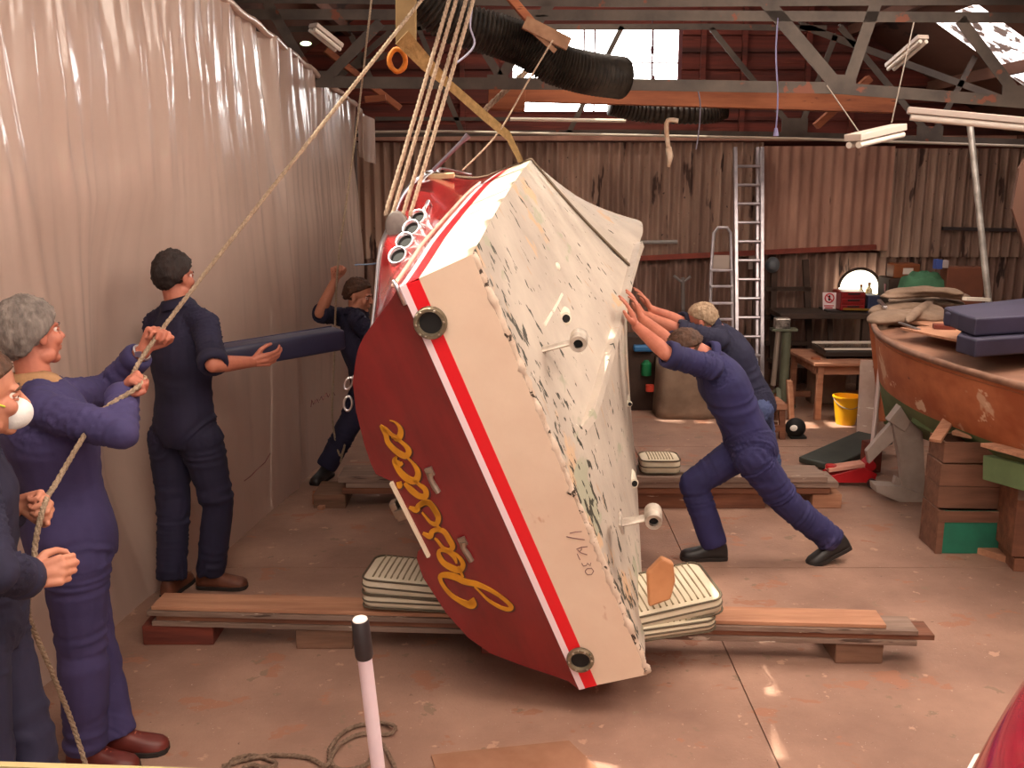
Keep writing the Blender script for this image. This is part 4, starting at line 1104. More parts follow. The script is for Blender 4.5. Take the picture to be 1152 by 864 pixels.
# broad webbing sling from the hoist round the hull
M_web = pmat('webbing', '#8f6f42', '#75592f', scale=30, rough=.85, bump=.4, bscale=90)
def bw(b, z, s): return O_ + B_ * b + A_ * s + C_ * z
def sling():
    root = thing('lifting_sling', 'olive brown webbing sling twisting down from the hoist and round the hull', 'sling', AT(455, 40, 5.9))
    m = MB(); s0 = 2.95
    cb, cz, kz, hb, hz = interp(s0)
    tip = bw(cb + .0, cz + .06, s0); P = [AT(452, 42, 5.7), AT(480, 72, 5.85), AT(505, 95, 6.0), AT(545, 130, 6.2), AT(572, 153, 6.35), tip]
    W = [.05, .042, .028, .034, .036, .03]; R = []
    for i, p in enumerate(P):
        d = (P[min(i + 1, 5)] - P[max(i - 1, 0)]).normalized(); x, d, z = frame(d, (0, 1, 0)); a = i * .5
        q = x * math.cos(a * .4) + z * math.sin(a * .4)
        R.append([p - q * W[i] - z * .003, p + q * W[i] - z * .003, p + q * W[i] + z * .003, p - q * W[i] + z * .003])
    m.loft(R)
    m.build('upper_leg', M_web, root)
    m = MB(); R = []
    pts = [(p.x, p.z) for p in side_pts(s0, 1)][::-1] + [(p.x, p.z) for p in reversed(bottom_pts(s0, 1))]
    pts += [(p.x, p.z) for p in bottom_pts(s0, -1)[1:]]
    for i, (b, z) in enumerate(pts):
        b0, z0 = pts[max(i - 1, 0)]; b1, z1 = pts[min(i + 1, len(pts) - 1)]
        n = V((-(z1 - z0), (b1 - b0))); n = V((z1 - z0, -(b1 - b0))).normalized()
        n = n if n.dot(V((b, z + .1))) > 0 else -n
        q = V((b, z)) + n * .006; q2 = V((b, z)) + n * .012
        R.append([bw(q.x, q.y, s0 - .03), bw(q.x, q.y, s0 + .03), bw(q2.x, q2.y, s0 + .03), bw(q2.x, q2.y, s0 - .03)])
    m.loft(R); m.build('hull_loop', pmat('webbing_dark', '#6a5440', '#56432f', scale=30, rough=.85), root)
sling()
simple('hoist_post', 'olive timber hoist post hanging down at the top, left of the duct', 'post', MB().bar(AT(457, -40, 5.8), AT(457, 50, 5.8), .11, .09, up=(0, 1, 0)), pmat('olive_paint', '#94774a', '#7c6038', scale=5, rough=.6), bevel=.006)
def coil():
    c = AT(447, 68, 5.9); m = MB(); pts = []
    for i in range(61):
        a = 2 * PI * i / 20; pts.append(c + V((.045 * math.cos(a) + .004 * math.sin(i), .02 * (i / 60 - .5), .062 * math.sin(a))))
    m.tube(pts, .013, 8); simple('rope_coil', 'small orange coil hung beneath the hoist post', 'coil', m, pmat('orange_cord', '#d07a18', '#b36010', scale=20, rough=.7), smooth=True)
coil()
rope('cord_bundle', 'thick bundle of pale cords slanting up past the square timber block', [AT(543, 126, 7.9), AT(575, 96, 7.9), AT(620, 55, 7.9)], .024, M_rope2, cat='rope')
simple('timber_strut', 'brown board end pointing down from the roof above the duct', 'plank', MB().bar(AT(566, -12, 6.7), AT(612, 42, 6.7), .10, .05), M_timber, bevel=.004)
# ---- flexible duct
def duct(name, label, pts, r):
    P = catmull(pts, 22); m = MB(); rings = []
    M_duct = pmat('duct_foil', '#40372f', '#231e1a', scale=18, rough=.45, metal=.35, bump=.3, bscale=40)
    m.tube(P, [r * (1 + .07 * (1 if i % 2 else -1)) for i in range(len(P))], 18)
    return simple(name, label, 'duct', m, M_duct, smooth='auto')
duct('flexible_duct', 'black ribbed flexible duct sagging across the roof in front of the window', [AT(462, -12, 6.6), AT(505, 22, 6.7), AT(560, 40, 6.8), AT(592, 52, 6.85), AT(625, 72, 6.9), AT(660, 82, 6.95), AT(700, 88, 7.1)], .135)
duct('flexible_duct', 'dark end of ribbed ducting below the beam, right of the window', [AT(686, 118, 8.7), AT(725, 126, 8.75), AT(790, 128, 8.8), AT(815, 122, 8.85)], .085)
simple('duct_strap', 'pale wooden batten and cords holding up the sagging duct', 'batten', MB().bar(AT(590, 25, 6.6), AT(640, 50, 6.62), .05, .08).bar(AT(594, 30, 6.6), AT(625, 58, 6.62), .02, .03), pmat('batten', '#9a7458', '#7d5a42', scale=8, rough=.8))
# ---- lamps
M_lampbody = pmat('lamp_enamel', '#c4b3a8', rough=.4); M_tube_ = pmat('tube_glass', '#ddd2c6', rough=.25)
def lamp(name, label, p, q, w, wires=()):
    root = thing('strip_light', label, 'light', (p + q) / 2)
    d = q - p
    MB().bar(p, q, w, w * .35).build('housing', M_lampbody, root, bevel=.004)
    for s in (-1, 1):
        x, dd, z = frame(d); o = x * s * w * .28 - z * w * .38
        MB().cyl(p + o + d * .02, q + o - d * .02, w * .17, n=12).build('tube', M_tube_, root, smooth='auto')
    for a, b in wires: MB().tube([a, b], .004, 6).build('hanger_wire', pmat('wire', '#8f8378', rough=.6), root)
lamp('strip_light', 'small twin tube strip light hanging askew on two wires', AT(959, 155, 6.2), AT(1011, 143, 6.5), .12, [(AT(966, 148, 6.25), AT(930, 96, 6.3)), (AT(1003, 138, 6.45), AT(1028, 25, 6.45))])
lamp('strip_light', 'long strip light reaching in from the right edge', AT(1021, 124, 5.3), AT(1260, 146, 5.0), .09)
lamp('strip_light', 'unlit strip light hanging steeply high under the right roof slope', AT(1001, 74, 8.0), AT(1039, 41, 7.6), .09)
lamp('strip_light', 'unlit strip light hanging steeply above the plastic sheeting', AT(352, 28, 7.4), AT(382, 52, 7.6), .09)
simple('small_lamp', 'small lit lamp peeping over the top edge of the plastic sheeting', 'light', MB().ell(AT(344, 49, 8.2), (.045, .03, .018), 12, 8), pmat('lamp_glow', '#d8f2c0', emit=3), smooth=True)
simple('timber_bracket', 'short timber bracket with a shiny fitting above the sheeting corner', 'bracket', MB().bar(AT(411, 112, 8.4), AT(434, 110, 8.4), .05, .05), M_timber)
simple('silver_pole', 'tall silver pole leaning upright behind the wooden boat', 'pole', MB().tube([AT(1091, 138, 7.6), AT(1112, 336, 7.45), AT(1112, 336, 7.45) + (AT(1112, 336, 7.45) - AT(1091, 138, 7.6)) * (AT(1112, 336, 7.45).z / (AT(1091, 138, 7.6).z - AT(1112, 336, 7.45).z))], .024, 12), pmat('galv_pole', '#cfcac4', '#a39c96', scale=9, rough=.3, metal=.6), smooth='auto')
simple('power_cord', 'thin lilac cord hanging straight down from the roof with a plug', 'cord', MB().tube(catmull([AT(875, 20, 7.7), AT(873, 60, 7.7), AT(875, 110, 7.7), AT(873, 144, 7.7)], 4), .006, 6).tube([AT(873, 144, 7.7), AT(873, 153, 7.7)], [.012, .022], 8), pmat('cord_lilac', '#7a7498', rough=.6))
simple('power_cord', 'cord hanging from the roof just right of the gable window', 'cord', MB().tube(catmull([AT(785, 100, 8.2), AT(788, 120, 8.2), AT(786, 150, 8.2), AT(783, 168, 8.2)], 4), .006, 6), pmat('cord_grey', '#6c6470', rough=.6))
simple('power_cord', 'pale blue cord dangling behind the tackle ropes', 'cord', MB().tube(catmull([AT(531, 8, 6.4), AT(529, 30, 6.4), AT(534, 48, 6.4), AT(527, 60, 6.4), AT(512, 72, 6.4)], 4), .007, 6), pmat('cord_pale', '#9a96ac', rough=.6))
simple('hanging_tool', 'white painted tool hanging from the roof in front of the corrugated wall', 'tool', MB().tube(catmull([AT(763, 136, 8.6), AT(751, 136, 8.6), AT(750, 150, 8.6), AT(752, 166, 8.6)], 4), .02, 8).tube([AT(752, 166, 8.6), AT(754, 176, 8.6), AT(752, 188, 8.6)], [.026, .03, .014], 8), pmat('tool_white', '#eadccb', '#c99a72', scale=6, rough=.6), smooth=True)
simple('window_pull', 'dark float on a cord hanging in front of the gable window', 'pull cord', MB().tube([AT(734, 20, 9.9), AT(734, 92, 9.9)], .005, 6).ell(AT(734, 56, 9.9), (.02, .02, .045), 10, 8).ell(AT(735, 88, 9.9), (.018, .018, .03), 10, 8), pmat('pull_dark', '#4a2630', rough=.6))
# ---------------------------------------------------------------- landing planks on the floor
def wood(n, a, b, sp=()): return pmat(n, a, b, scale=3, stretch=(.6, 5, 5), rough=.8, bump=.4, bscale=9, bstretch=(.5, 6, 6), spots=sp)
M_pl1 = wood('plank_new', '#b98668', '#9c6c52', [('#6b4636', 6, .68, (.5, 3, 3))]); M_pl2 = wood('plank_grey', '#8f7668', '#6d574b', [('#c9b7a8', 6, .66, (.8, 4, 4)), ('#4a362d', 4, .64, (.5, 4, 4))])
M_pl3 = wood('plank_brown', '#85543c', '#643c2b', [('#b09480', 5, .68, (.6, 4, 4))]); M_blk = wood('block_red', '#7a3626', '#5d281d', [('#98604a', 8, .66, (1, 1, 1))]); M_blk2 = wood('block_brown', '#7d5a46', '#5f4333')
def plank(label, p, q, w, h, mat, group=None, name='plank', cat='plank'):
    return simple(name, label, cat, MB().bar(p, q, w, h), mat, group, bevel=.003)
zL = FL(200, 727); zR = FL(965, 748)
def near(x): return zL.y + (zR.y - zL.y) * (x - zL.x) / (zR.x - zL.x)
def pt(x, dy, z): return V((x, near(x) + .12 + dy, z))
for (lab, x, w, mat, dz) in (('rust red timber block under the left end of the near planks', FL(200, 727).x, .34, M_blk, .1), ('brown timber block under the near planks behind the white pole', FL(362, 738).x, .27, M_blk2, .1),
                             ('dark red block under the near planks beside the boat transom', FL(560, 744).x, .16, M_blk, .1), ('short grey brown block under the right end of the near planks', FL(967, 748).x, .22, M_blk2, .1)):
    simple('timber_block', lab, 'timber block', MB().box(pt(x, .02, .05), (w, .26, .1)), mat, bevel=.006)
plank('lowest grey plank of the near landing stack, ends short of the right', pt(-1.72, -.04, .113), pt(1.86, -.04, .113), .16, .024, M_pl2)
plank('middle brown plank of the near landing stack, poking out furthest right', pt(-1.70, -.035, .139), pt(1.94, -.035, .139), .15, .026, M_pl3)
plank('worn grey plank third up in the near landing stack', pt(-1.74, -.045, .165), pt(1.86, -.045, .165), .155, .024, M_pl2)
plank('clean pale board on top of the near landing stack, left half', pt(-1.72, -.03, .188), pt(-.28, -.03, .188), .16, .02, M_pl1)
plank('pale board on top of the near landing stack, right half', pt(-.26, -.03, .188), pt(1.72, -.03, .188), .16, .02, M_pl1)
fY = FL(372, 572).y + .1
for (lab, u, w, mat) in (('dark block under the left end of the far planks', 372, .22, M_blk2), ('pale sawn block under the right end of the far planks', 928, .2, M_pl1)):
    x = FL(u, 570).x; simple('timber_block', lab, 'timber block', MB().box((x, fY + .05, .05), (w, .3, .1)), mat, bevel=.006)
simple('wood_offcut', 'small orange offcut on the floor beside the far planks', 'offcut', MB().bar(FL(352, 565) + V((0, 0, .035)), FL(388, 563) + V((0, 0, .035)), .1, .07), M_timber, bevel=.003)
simple('wood_offcut', 'stubby offcut lying loose in front of the orange one', 'offcut', MB().bar(FL(360, 574) + V((0, 0, .013)), FL(372, 564) + V((0, 0, .013)) + V((0, -.05, 0)), .04, .026), M_pl1, bevel=.003)
for i, (x0, x1, z, mat, lab) in enumerate(((-1.15, 2.15, .13, M_pl3, 'bottom brown plank of the far landing stack'), (-1.12, 2.2, .175, M_pl2, 'middle grey plank of the far landing stack'), (-1.17, 2.12, .215, M_pl2, 'top grey plank of the far landing stack'))):
    plank(lab, V((x0, fY, z)), V((x1, fY, z)), .24 + .02 * i, .04, mat)
plank('heavy dark beam on the floor under the far landing stack', V((.45, fY + .02, .054)), V((1.72, fY + .02, .054)), .25, .104, M_pl3)
plank('flat pale board lying on the far landing stack behind the boat', V((.95, fY, .243)), V((1.45, fY, .243)), .16, .016, M_pl2)
# striped cushions protecting the landing
M_stripe = pmat('ticking', '#dccfb8', '#cabca2', scale=4, rough=.85); M_stripe_d = pmat('ticking_stripe', '#8f8064', rough=.85); M_pipe = pmat('piping', '#5c5140', rough=.8)
def cushion(label, c, size, R, group=None, layers=1, n=17, name='striped_cushion'):
    root = thing(name, label, 'cushion', c, group)
    lx, ly, lz = size; m = MB(); P2 = []
    def rr(t, hx, hy, r=.05):
        # rounded rectangle
        out = []
        for (cx, cy, a0) in ((hx - r, hy - r, 0), (-hx + r, hy - r, PI / 2), (-hx + r, -hy + r, PI), (hx - r, -hy + r, 3 * PI / 2)):
            for k in range(5): a = a0 + PI / 2 * k / 4; out.append(V((cx + r * math.cos(a), cy + r * math.sin(a), t)))
        return out
    rings = [rr(z, lx / 2 - i_, ly / 2 - i_) for z, i_ in ((-lz / 2, .015), (-lz / 2 + .008, .003), (-lz * .2, -.004), (lz * .2, -.004), (lz / 2 - .008, .003), (lz / 2, .015))]
    rings += [rr(lz / 2 + .006, lx / 2 - .05, ly / 2 - .05)]
    m.loft([[c + R @ p for p in r] for r in rings]); m.build('cover', M_stripe, root, smooth='auto')
    s = MB()
    for i in range(n):
        x = -lx / 2 + .05 + (lx - .1) * i / (n - 1)
        s.tube([c + R @ V((x, -ly / 2 + .02, lz / 2 + .003)), c + R @ V((x, 0, lz / 2 + .007)), c + R @ V((x, ly / 2 - .02, lz / 2 + .003))], .0045, 5)
    s.build('stripe', M_stripe_d, root)
    for z in (-lz * .42, -lz * .0, lz * .42):
        g = MB(); q = rr(z, lx / 2 + .004, ly / 2 + .004); g.tube([c + R @ p for p in q + q[:1]], .005, 6); g.build('piping', M_pipe, root, smooth=True)
Rz = lambda a, b=0, c_=0: Matrix.Rotation(a, 3, 'Z') @ Matrix.Rotation(b, 3, 'Y') @ Matrix.Rotation(c_, 3, 'X')
cl = FLc = None
def pxz(u, v, z): return FL(u, v, z)
a = pxz(412, 660, .33)
cushion('striped cushion lying on the near planks left of the boat, upper of two', V((a.x + .27, a.y + .13, .312)), (.56, .30, .085), Rz(-.12, .05))
cushion('striped cushion lying on the near planks left of the boat, under another', V((a.x + .27, a.y + .13, .252 - .0)), (.56, .30, .075), Rz(-.12, .0))
b_ = pxz(800, 668, .36)
cushion('striped cushion with rounded white end right of the boat, upper of two', V((b_.x - .27, b_.y - .0, .335)), (.56, .34, .085), Rz(.16, -.16, .10))
cushion('striped cushion right of the boat, lying directly on the near planks', V((b_.x - .29, b_.y - .03, .265)), (.54, .32, .06), Rz(.14, -.08, .03))
cushion('small ribbed cushion on the far planks right of the boat', V((AT(745, 505, fY).x - .02, fY, .295)), (.26, .22, .10), Rz(0), n=9)
def tanpad():
    c = FL(737, 690, .36); m = MB(); pts = [(728, 645), (745, 628), (758, 634), (760, 655), (755, 675), (730, 684)]
    P = [AT(u, v, c.y) for u, v in pts]; m.prism(P, (0, .045, 0))
    o = m.build('leather_pad', pmat('tan_leather', '#c98d60', '#b77b50', scale=6, rough=.5), bevel=.012, seg=3); tag(o, 'tan padded piece wedged between the boat and the striped cushions', 'pad')
tanpad()
# the long navy cushion in the dark-haired man's hands
def longcushion(label, p, q, w, h, mat, name='long_cushion', group=None, up=(0, 0, 1), cat='cushion'):
    root = thing(name, label, cat, (p + q) / 2, group); x, d, z = frame(q - p, up); m = MB(); R = []
    L = (q - p).length
    for k, s in ((0, .86), (.012 / L, .95), (.035 / L, 1), (.5, 1.02), (1 - .035 / L, 1), (1 - .012 / L, .95), (1, .86)):
        c = p + (q - p) * k; n = 20
        R.append([c + x * w / 2 * s * math.copysign(abs(math.cos(t)) ** .28, math.cos(t)) + z * h / 2 * s * math.copysign(abs(math.sin(t)) ** .28, math.sin(t)) for t in [2 * PI * i / n + .02 for i in range(n)]])
    m.loft(R); m.build('cover', mat, root, smooth='auto')
    for sg in (-1, 1):
        g = MB(); g.tube([p + (q - p) * k + x * w / 2 * .97 * -1 * 1 + z * sg * h / 2 * .96 for k in (.02, .3, .6, .98)], .005, 6); g.build('piping', pmat('navy_piping', '#3c3c5a', rough=.6), root)
    return root
M_navy = pmat('navy_vinyl', '#34344f', '#2a2a42', scale=4, rough=.42)
longcushion('long navy cushion carried level by the dark-haired man', J2['wrR'] + V((-.42, .22, -.05)), AT(383, 380, 5.62), .16, .125, M_navy)
# ---------------------------------------------------------------- near the camera
def pole():
    b = FL(467, 1205); t = AT(405, 697, 1.9); root = thing('boat_pole', 'white pole with a black rubber grip standing upright in the foreground', 'pole', b)
    d = (b - t).normalized(); MB().cyl(b, t + d * .02, .0155, n=20).build('shaft', pmat('pole_white', '#e6cfd4', '#dcc2c8', scale=4, rough=.4, spots=[('#b06a62', 9, .72, (3, 3, .6))]), root, smooth='auto')
    MB().loft([[t + d * h + (frame(d)[0] * math.cos(2 * PI * k / 20) + frame(d)[2] * math.sin(2 * PI * k / 20)) * r for k in range(20)] for h, r in ((.0, .0165), (.004, .0185), (.085, .0195), (.092, .0175))]).build('grip', pmat('grip_black', '#2b2325', rough=.5), root, smooth='auto')
    MB().loft([[t - d * h + (frame(d)[0] * math.cos(2 * PI * k / 20) + frame(d)[2] * math.sin(2 * PI * k / 20)) * r for k in range(20)] for h, r in ((-.001, .0165), (.002, .015), (.0025, .006), (.001, .003))]).build('end_cap', pmat('cap_white', '#e9d9d2', rough=.5), root, smooth='auto')
pole()
rope('floor_rope', 'loose rope lying in loops on the floor behind the white pole', [FL(250, 862, .012), FL(300, 850, .012), FL(345, 852, .012), FL(368, 862, .012), FL(372, 840, .012), FL(392, 820, .012), FL(425, 813, .014), FL(445, 818, .03), FL(436, 826, .012), FL(405, 826, .012), FL(382, 838, .014), FL(372, 856, .012), FL(385, 866, .012), FL(412, 860, .012), FL(420, 845, .012), FL(428, 835, .012), FL(440, 855, .012), FL(447, 870, .012)], .0095, pmat('rope_dull', '#8c7260', '#6c5646', scale=60, rough=.9, bump=.8, bscale=160), n=8)
rope('floor_rope', 'rope end curled on the floor right of the oxblood shoe', [FL(255, 868, .012), FL(262, 855, .012), FL(285, 850, .012), FL(310, 858, .012), FL(300, 864, .014), FL(280, 860, .012), FL(268, 872, .012)], .0095, pmat('rope_dull', '#8c7260'), n=8)
def plyfloor():
    P = [FL(485, 852), FL(640, 836), FL(680, 875), FL(500, 900)]; m = MB(); m.prism(P, (0, 0, .012))
    simple('plywood_offcut', 'thin plywood sheet flat on the floor at the bottom edge, splashed with red paint', 'plywood', m, pmat('ply_stained', '#9c7058', '#83583f', scale=3, rough=.8, spots=[('#d8604a', 2.6, .68, (1, 1, 1)), ('#e6cdb8', 16, .76, (1, 1, 1))]))
plyfloor()
def edgeboard():
    a, b = AT(-60, 856, 1.35), AT(245, 866, 1.35); m = MB(); a.z -= .004; b.z -= .004; m.bar(a - V((0, 0, .05)), b - V((0, 0, .05)), .012, .10)
    o = m.build('bench_edge', pmat('board_red', '#a8583e', rough=.6)); tag(o, 'board edge across the bottom left corner, pale along its top', 'board')
    for x in (a.x + .1, b.x - .3): MB().bar((x, a.y - .06, 0), (x, a.y - .06, a.z - .12), .06, .06, up=(0, 1, 0)).build('leg', M_pl3, o)
    t = MB(); t.bar(a + V((0, 0, .0005)), b + V((0, 0, .0005)), .013, .003); t.build('edge_strip', pmat('edge_pale', '#b0a070', rough=.5), o)
edgeboard()
def corner_boat():
    root = thing('boat_gunwale', 'glossy crimson gunwale of another boat at the bottom right corner', 'boat', AT(1180, 900, 1.5))
    R, S = [], []
    for i in range(13):
        k = i / 12
        e = AT(1060 + 150 * k - 10 * math.sin(PI * k), 935 - 245 * k, 1.25 + .75 * k); d = V((.55, .1, 0)); n = 12; row = []
        for j in range(n + 1):
            a = PI * .5 * j / n; row.append(e + V((.30 * (1 - math.cos(a)), .06 * (1 - math.cos(a)), .12 * math.sin(a) - .0)))
        row += [row[-1] + V((.5, .1, .01)), e + V((.8, .16, -.4)), V((e.x + .5, e.y + .16, .0)), V((e.x + .4, e.y + .1, .0)), e + V((.1, .02, -.4))]
        R.append(row); S.append([e + V(q) for q in ((-.008, 0, -.012), (.006, 0, -.016), (.006, 0, .012), (-.008, 0, .008))])
    m = MB(); m.loft(R); m.build('topside', pmat('crimson', '#a81f3c', '#8e1831', scale=2, rough=.18, coat=.8), root, smooth='auto')
    m = MB(); m.loft(S[:5]); m.build('trim', pmat('trim_white', '#f4efe2', rough=.3), root)
corner_boat()
# ---------------------------------------------------------------- the old wooden boat on the right
M_hullw = pmat('worn_hull', '#b96f48', '#984f2e', scale=3, stretch=(1, 1, 1.5), rough=.6, bump=.15, bscale=14, spots=[('#c9a084', 2.2, .60, (1, 1, 1)), ('#d8b79c', 3.4, .66, (1, 1, 1.4)), ('#6b3626', 5, .68, (1, 1, 2)), ('#5d2f22', 21, .72, (1, 1, 1))])
M_green = pmat('green_paint', '#64784f', '#556643', scale=4, rough=.7, spots=[('#8a9070', 8, .68, (1, 1, 1))])
M_canvas = pmat('canvas', '#8f7765', '#745e4e', scale=4, rough=.95, bump=.5, bscale=14)
def oldboat():
    bow = AT(986, 366, 7.25); ax = V((.35, -.937, 0)).normalized(); pr = V((-.937, -.35, 0)).normalized()   # aft, and towards the camera
    root = thing('wooden_boat', 'old orange brown wooden boat hull with worn paint, bow towards the back wall', 'boat', V((bow.x, bow.y, 0)))
    def half(s): return .92 * (1 - math.exp(-s * 1.05)) + .02
    def pts(s, sg):
        h = half(s); zt = 1.12 + .02 * max(0, 1 - s); rk = .10 * math.exp(-s * 1.2)
        out = []
        for k, (w, z) in enumerate(((1.0, zt), (.97, zt - .1), (.93, zt - .2), (.88, zt - .3), (.82, zt - .39), (.60, zt - .54), (.30, zt - .66), (.04, zt - .74))):
            out.append(V((bow.x, bow.y, 0)) + ax * (s + rk * 2.2 * (zt - z)) + pr * h * w * sg + V((0, 0, z)))
        return out
    S = [2.9 * (i / 30) ** 1.4 for i in range(31)]
    for sg in (1, -1):
        m = MB(); R = [pts(s, sg) for s in S]; n = 8
        for r in R: m.v += r
        for i in range(30):
            for j in range(n - 1): m.f.append([i * n + j, i * n + j + 1, (i + 1) * n + j + 1, (i + 1) * n + j]); m.m.append(0 if j < 4 else 1)
        m.build('hull_planking', [M_hullw, M_green], root, smooth='auto')
        m = MB(); P = [pts(s, sg)[0] + V((0, 0, .012)) for s in S]; m.tube(P, .022, 8); m.build('gunwale', pmat('gunwale_wood', '#8a6450', '#6f4c3b', scale=8, rough=.6), root, smooth=True)
    m = MB(); R = [[pts(s, 1)[0], pts(s, -1)[0]] for s in S]; m.loft([[a + V((0, 0, -.03)), a.lerp(b, .5) + V((0, 0, .0)), b + V((0, 0, -.03))] for a, b in R], cap=False, closed=False)
    m.build('deck', pmat('old_deck', '#9c7058', '#7d5644', scale=3, rough=.7), root)
    m = MB(); m.prism(pts(2.9, 1) + pts(2.9, -1)[::-1], ax * .02); m.build('transom', M_hullw, root)
    m = MB(); m.bar(pts(0, 1)[0] + V((-.01, 0, .03)), pts(0, 1)[-1] + V((0, 0, .02)), .05, .06); m.build('stem', M_hullw, root, bevel=.01)
    return bow, ax, pr, half
bow, bax, bpr, bhalf = oldboat()
def on_b(s, t, z): return V((bow.x, bow.y, z)) + bax * s + bpr * t
DZ = 1.16
def cradle():
    root = thing('boat_cradle', 'green painted timber cradle with a pale top rail under the wooden boat', 'cradle', on_b(1.4, .3, 0))
    m = MB(); p, q = AT(1032, 450, 6.35), AT(1168, 514, 5.3); m.bar(p - V((0, 0, .09)), q - V((0, 0, .09)), .05, .13); m.build('side_rail', M_green, root, bevel=.004)
    m = MB(); m.bar(AT(1039, 453, 6.3), AT(1170, 510, 5.25), .07, .03); m.build('top_rail', M_pl1, root, bevel=.004)
    m = MB(); p, q = AT(1112, 514, 5.35), AT(1185, 532, 4.85); m.bar(p - V((0, 0, .06)), q - V((0, 0, .06)), .06, .14); m.build('side_rail', M_green, root, bevel=.004)
    m = MB(); m.bar(AT(1112, 500, 5.35), AT(1185, 520, 4.85), .1, .02); m.build('top_rail', M_pl1, root)
    for s, t in ((.9, .0), (2.2, .3), (2.2, -.3)):
        p = on_b(s, t, 0); m = MB(); m.box(p + V((0, 0, .18)), (.12, .12, .36), math.atan2(bax.y, bax.x)); m.build('post', M_pl3, root, bevel=.005)
cradle()
# stacked baulks under the boat at the right edge
for k, (u, v, w, h, mat, lab) in enumerate(((1165, 655, .5, .08, M_pl3, 'dark baulk on the floor at the right edge, lowest of the pile'), (1166, 610, .5, .16, M_pl3, 'thick brown baulk at the right edge under the grey one'), (1164, 545, .46, .08, M_pl2, 'grey baulk with a pale sawn top at the right edge'))):
    c = FL(1190, 640); z = (.04, .30, .47)[k]
    simple('timber_baulk', lab, 'timber baulk', MB().box(V((c.x - .02 * k, c.y + .12, z)), (w, .4, (.08, .42, .09)[k]), -.15), mat, bevel=.006)
simple('wood_offcut', 'pale offcut on the floor right of the green-fronted crate', 'offcut', MB().bar(FL(1095, 622) + V((0, .08, .02)), FL(1150, 638) + V((0, 0.05, .02)), .09, .04), M_pl1, bevel=.003)
# folded canvas heap on the bow
def cloth_heap(name, label, cat, c, rx, ry, h, mat, seed, rot=0, layers=3, peak=1.0):
    m = MB(); n, k = 72, 16; R = Matrix.Rotation(rot, 3, 'Z'); rows = []
    for i in range(k + 1):
        t = i / k; row = []
        rr = math.sin(PI * min(1, t * 1.0) / 2) if i < k else 1
        for j in range(n):
            a = 2 * PI * j / n; prof = (1 - t ** 3.2)
            fold = 1 + .10 * noise.noise(V((a * 3, seed, t))) + .05 * math.sin(a * 2 + seed)
            z = h * prof * peak + .018 * noise.noise(V((math.cos(a) * 3, math.sin(a) * 3 + seed, t * 5))) + .012 * math.sin(t * layers * 2 * PI + 3 * noise.noise(V((a, seed, 0))))
            row.append(c + R @ V((rx * rr * t ** .35 * fold * math.copysign(abs(math.cos(a)) ** .8, math.cos(a)), ry * rr * t ** .35 * fold * math.copysign(abs(math.sin(a)) ** .8, math.sin(a)), max(-.02, z))))
        rows.append(row)
    m.loft(rows[1:], cap=True); return simple(name, label, cat, m, mat, smooth=True)
ang = math.atan2(bax.y, bax.x)
c0 = on_b(.55, .0, DZ); c0 = AT(1045, 352, 7.15)
def at_z(u, v, z): return FL(u, v, z)
def folded(name, label, rolls, seed=0):
    """each roll is one fold of a thick cloth: spine points, half width, half height"""
    m = MB(); n = 26
    for ri, (pts, w, h) in enumerate(rolls):
        P = catmull(pts, 8); rings = []
        for i, p in enumerate(P):
            k = i / (len(P) - 1); d = P[min(i + 1, len(P) - 1)] - P[max(i - 1, 0)]; x, d, z = frame(d); e = max(.12, min(1, 5 * k, 5 * (1 - k))) ** .5
            rings.append([p + x * w * e * math.cos(t) * (1 + .22 * noise.noise(V((t * .8, k * 5, seed + ri)))) + z * h * e * math.sin(t) * (1 + .5 * noise.noise(V((math.cos(t) * 1.6, k * 7 + t * .3, seed + ri * 3)))) for t in [2 * PI * j / n for j in range(n)]])
        m.loft(rings)
    o = m.build(name, M_canvas); freeze(o, .011, 3, .5); tag(o, label, 'tarpaulin'); return o
def D(u, v, z): return at_z(u, v, DZ + z)
folded('folded_tarpaulin', 'lower folds of the brown canvas tarpaulin slumped over the boat bow', [([D(982, 362, .02), D(1010, 356, .035), D(1040, 356, .035), D(1072, 358, .03)], .15, .045), ([D(978, 352, .03), D(1000, 346, .07), D(1035, 346, .07), D(1060, 352, .06)], .10, .035), ([D(1005, 340, .08), D(1040, 338, .08), D(1082, 343, .08)], .13, .035), ([D(980, 360, .01), D(990, 366, -.02), D(993, 374, -.06)], .05, .03), ([D(1020, 362, .06), D(1035, 348, .09), D(1052, 338, .09)], .035, .03)], 1)
folded('folded_tarpaulin', 'upper flat fold of canvas tarpaulin on top of the heap at the boat bow', [([D(994, 334, .16), D(1030, 330, .165), D(1065, 331, .16), D(1092, 336, .14)], .11, .028), ([D(998, 329, .19), D(1030, 326, .20), D(1060, 327, .195), D(1084, 331, .18)], .09, .024)], 7)
for (u0, v0, u1, v1, w, lab, mat) in ((1019, 358, 1085, 372, .34, 'thin plywood sheet on the boat under the canvas', M_pl1), (1040, 374, 1150, 398, .36, 'broad pale plywood sheet lying along the boat deck', M_pl1), (1053, 372, 1078, 373, .1, 'red brown wooden pad on the plywood sheet', M_blk)):
    p, q = at_z(u0, v0, DZ + (.02 if w > .3 else .045)), at_z(u1, v1, DZ + (.02 if w > .3 else .045)); p.z = q.z = DZ + {.34: .012, .36: .03, .1: .05}[w]
    simple('plywood_sheet', lab, 'plywood', MB().bar(p + V((.05, .16, 0)), q + V((.05, .16, 0)), w, .014 if w > .2 else .03), mat)
simple('chrome_strip', 'bright chrome strip on the wooden boat\'s foredeck', 'trim strip', MB().bar(at_z(1012, 363, DZ + .06), at_z(1034, 371, DZ + .04), .03, .012), M_chrome, bevel=.003)
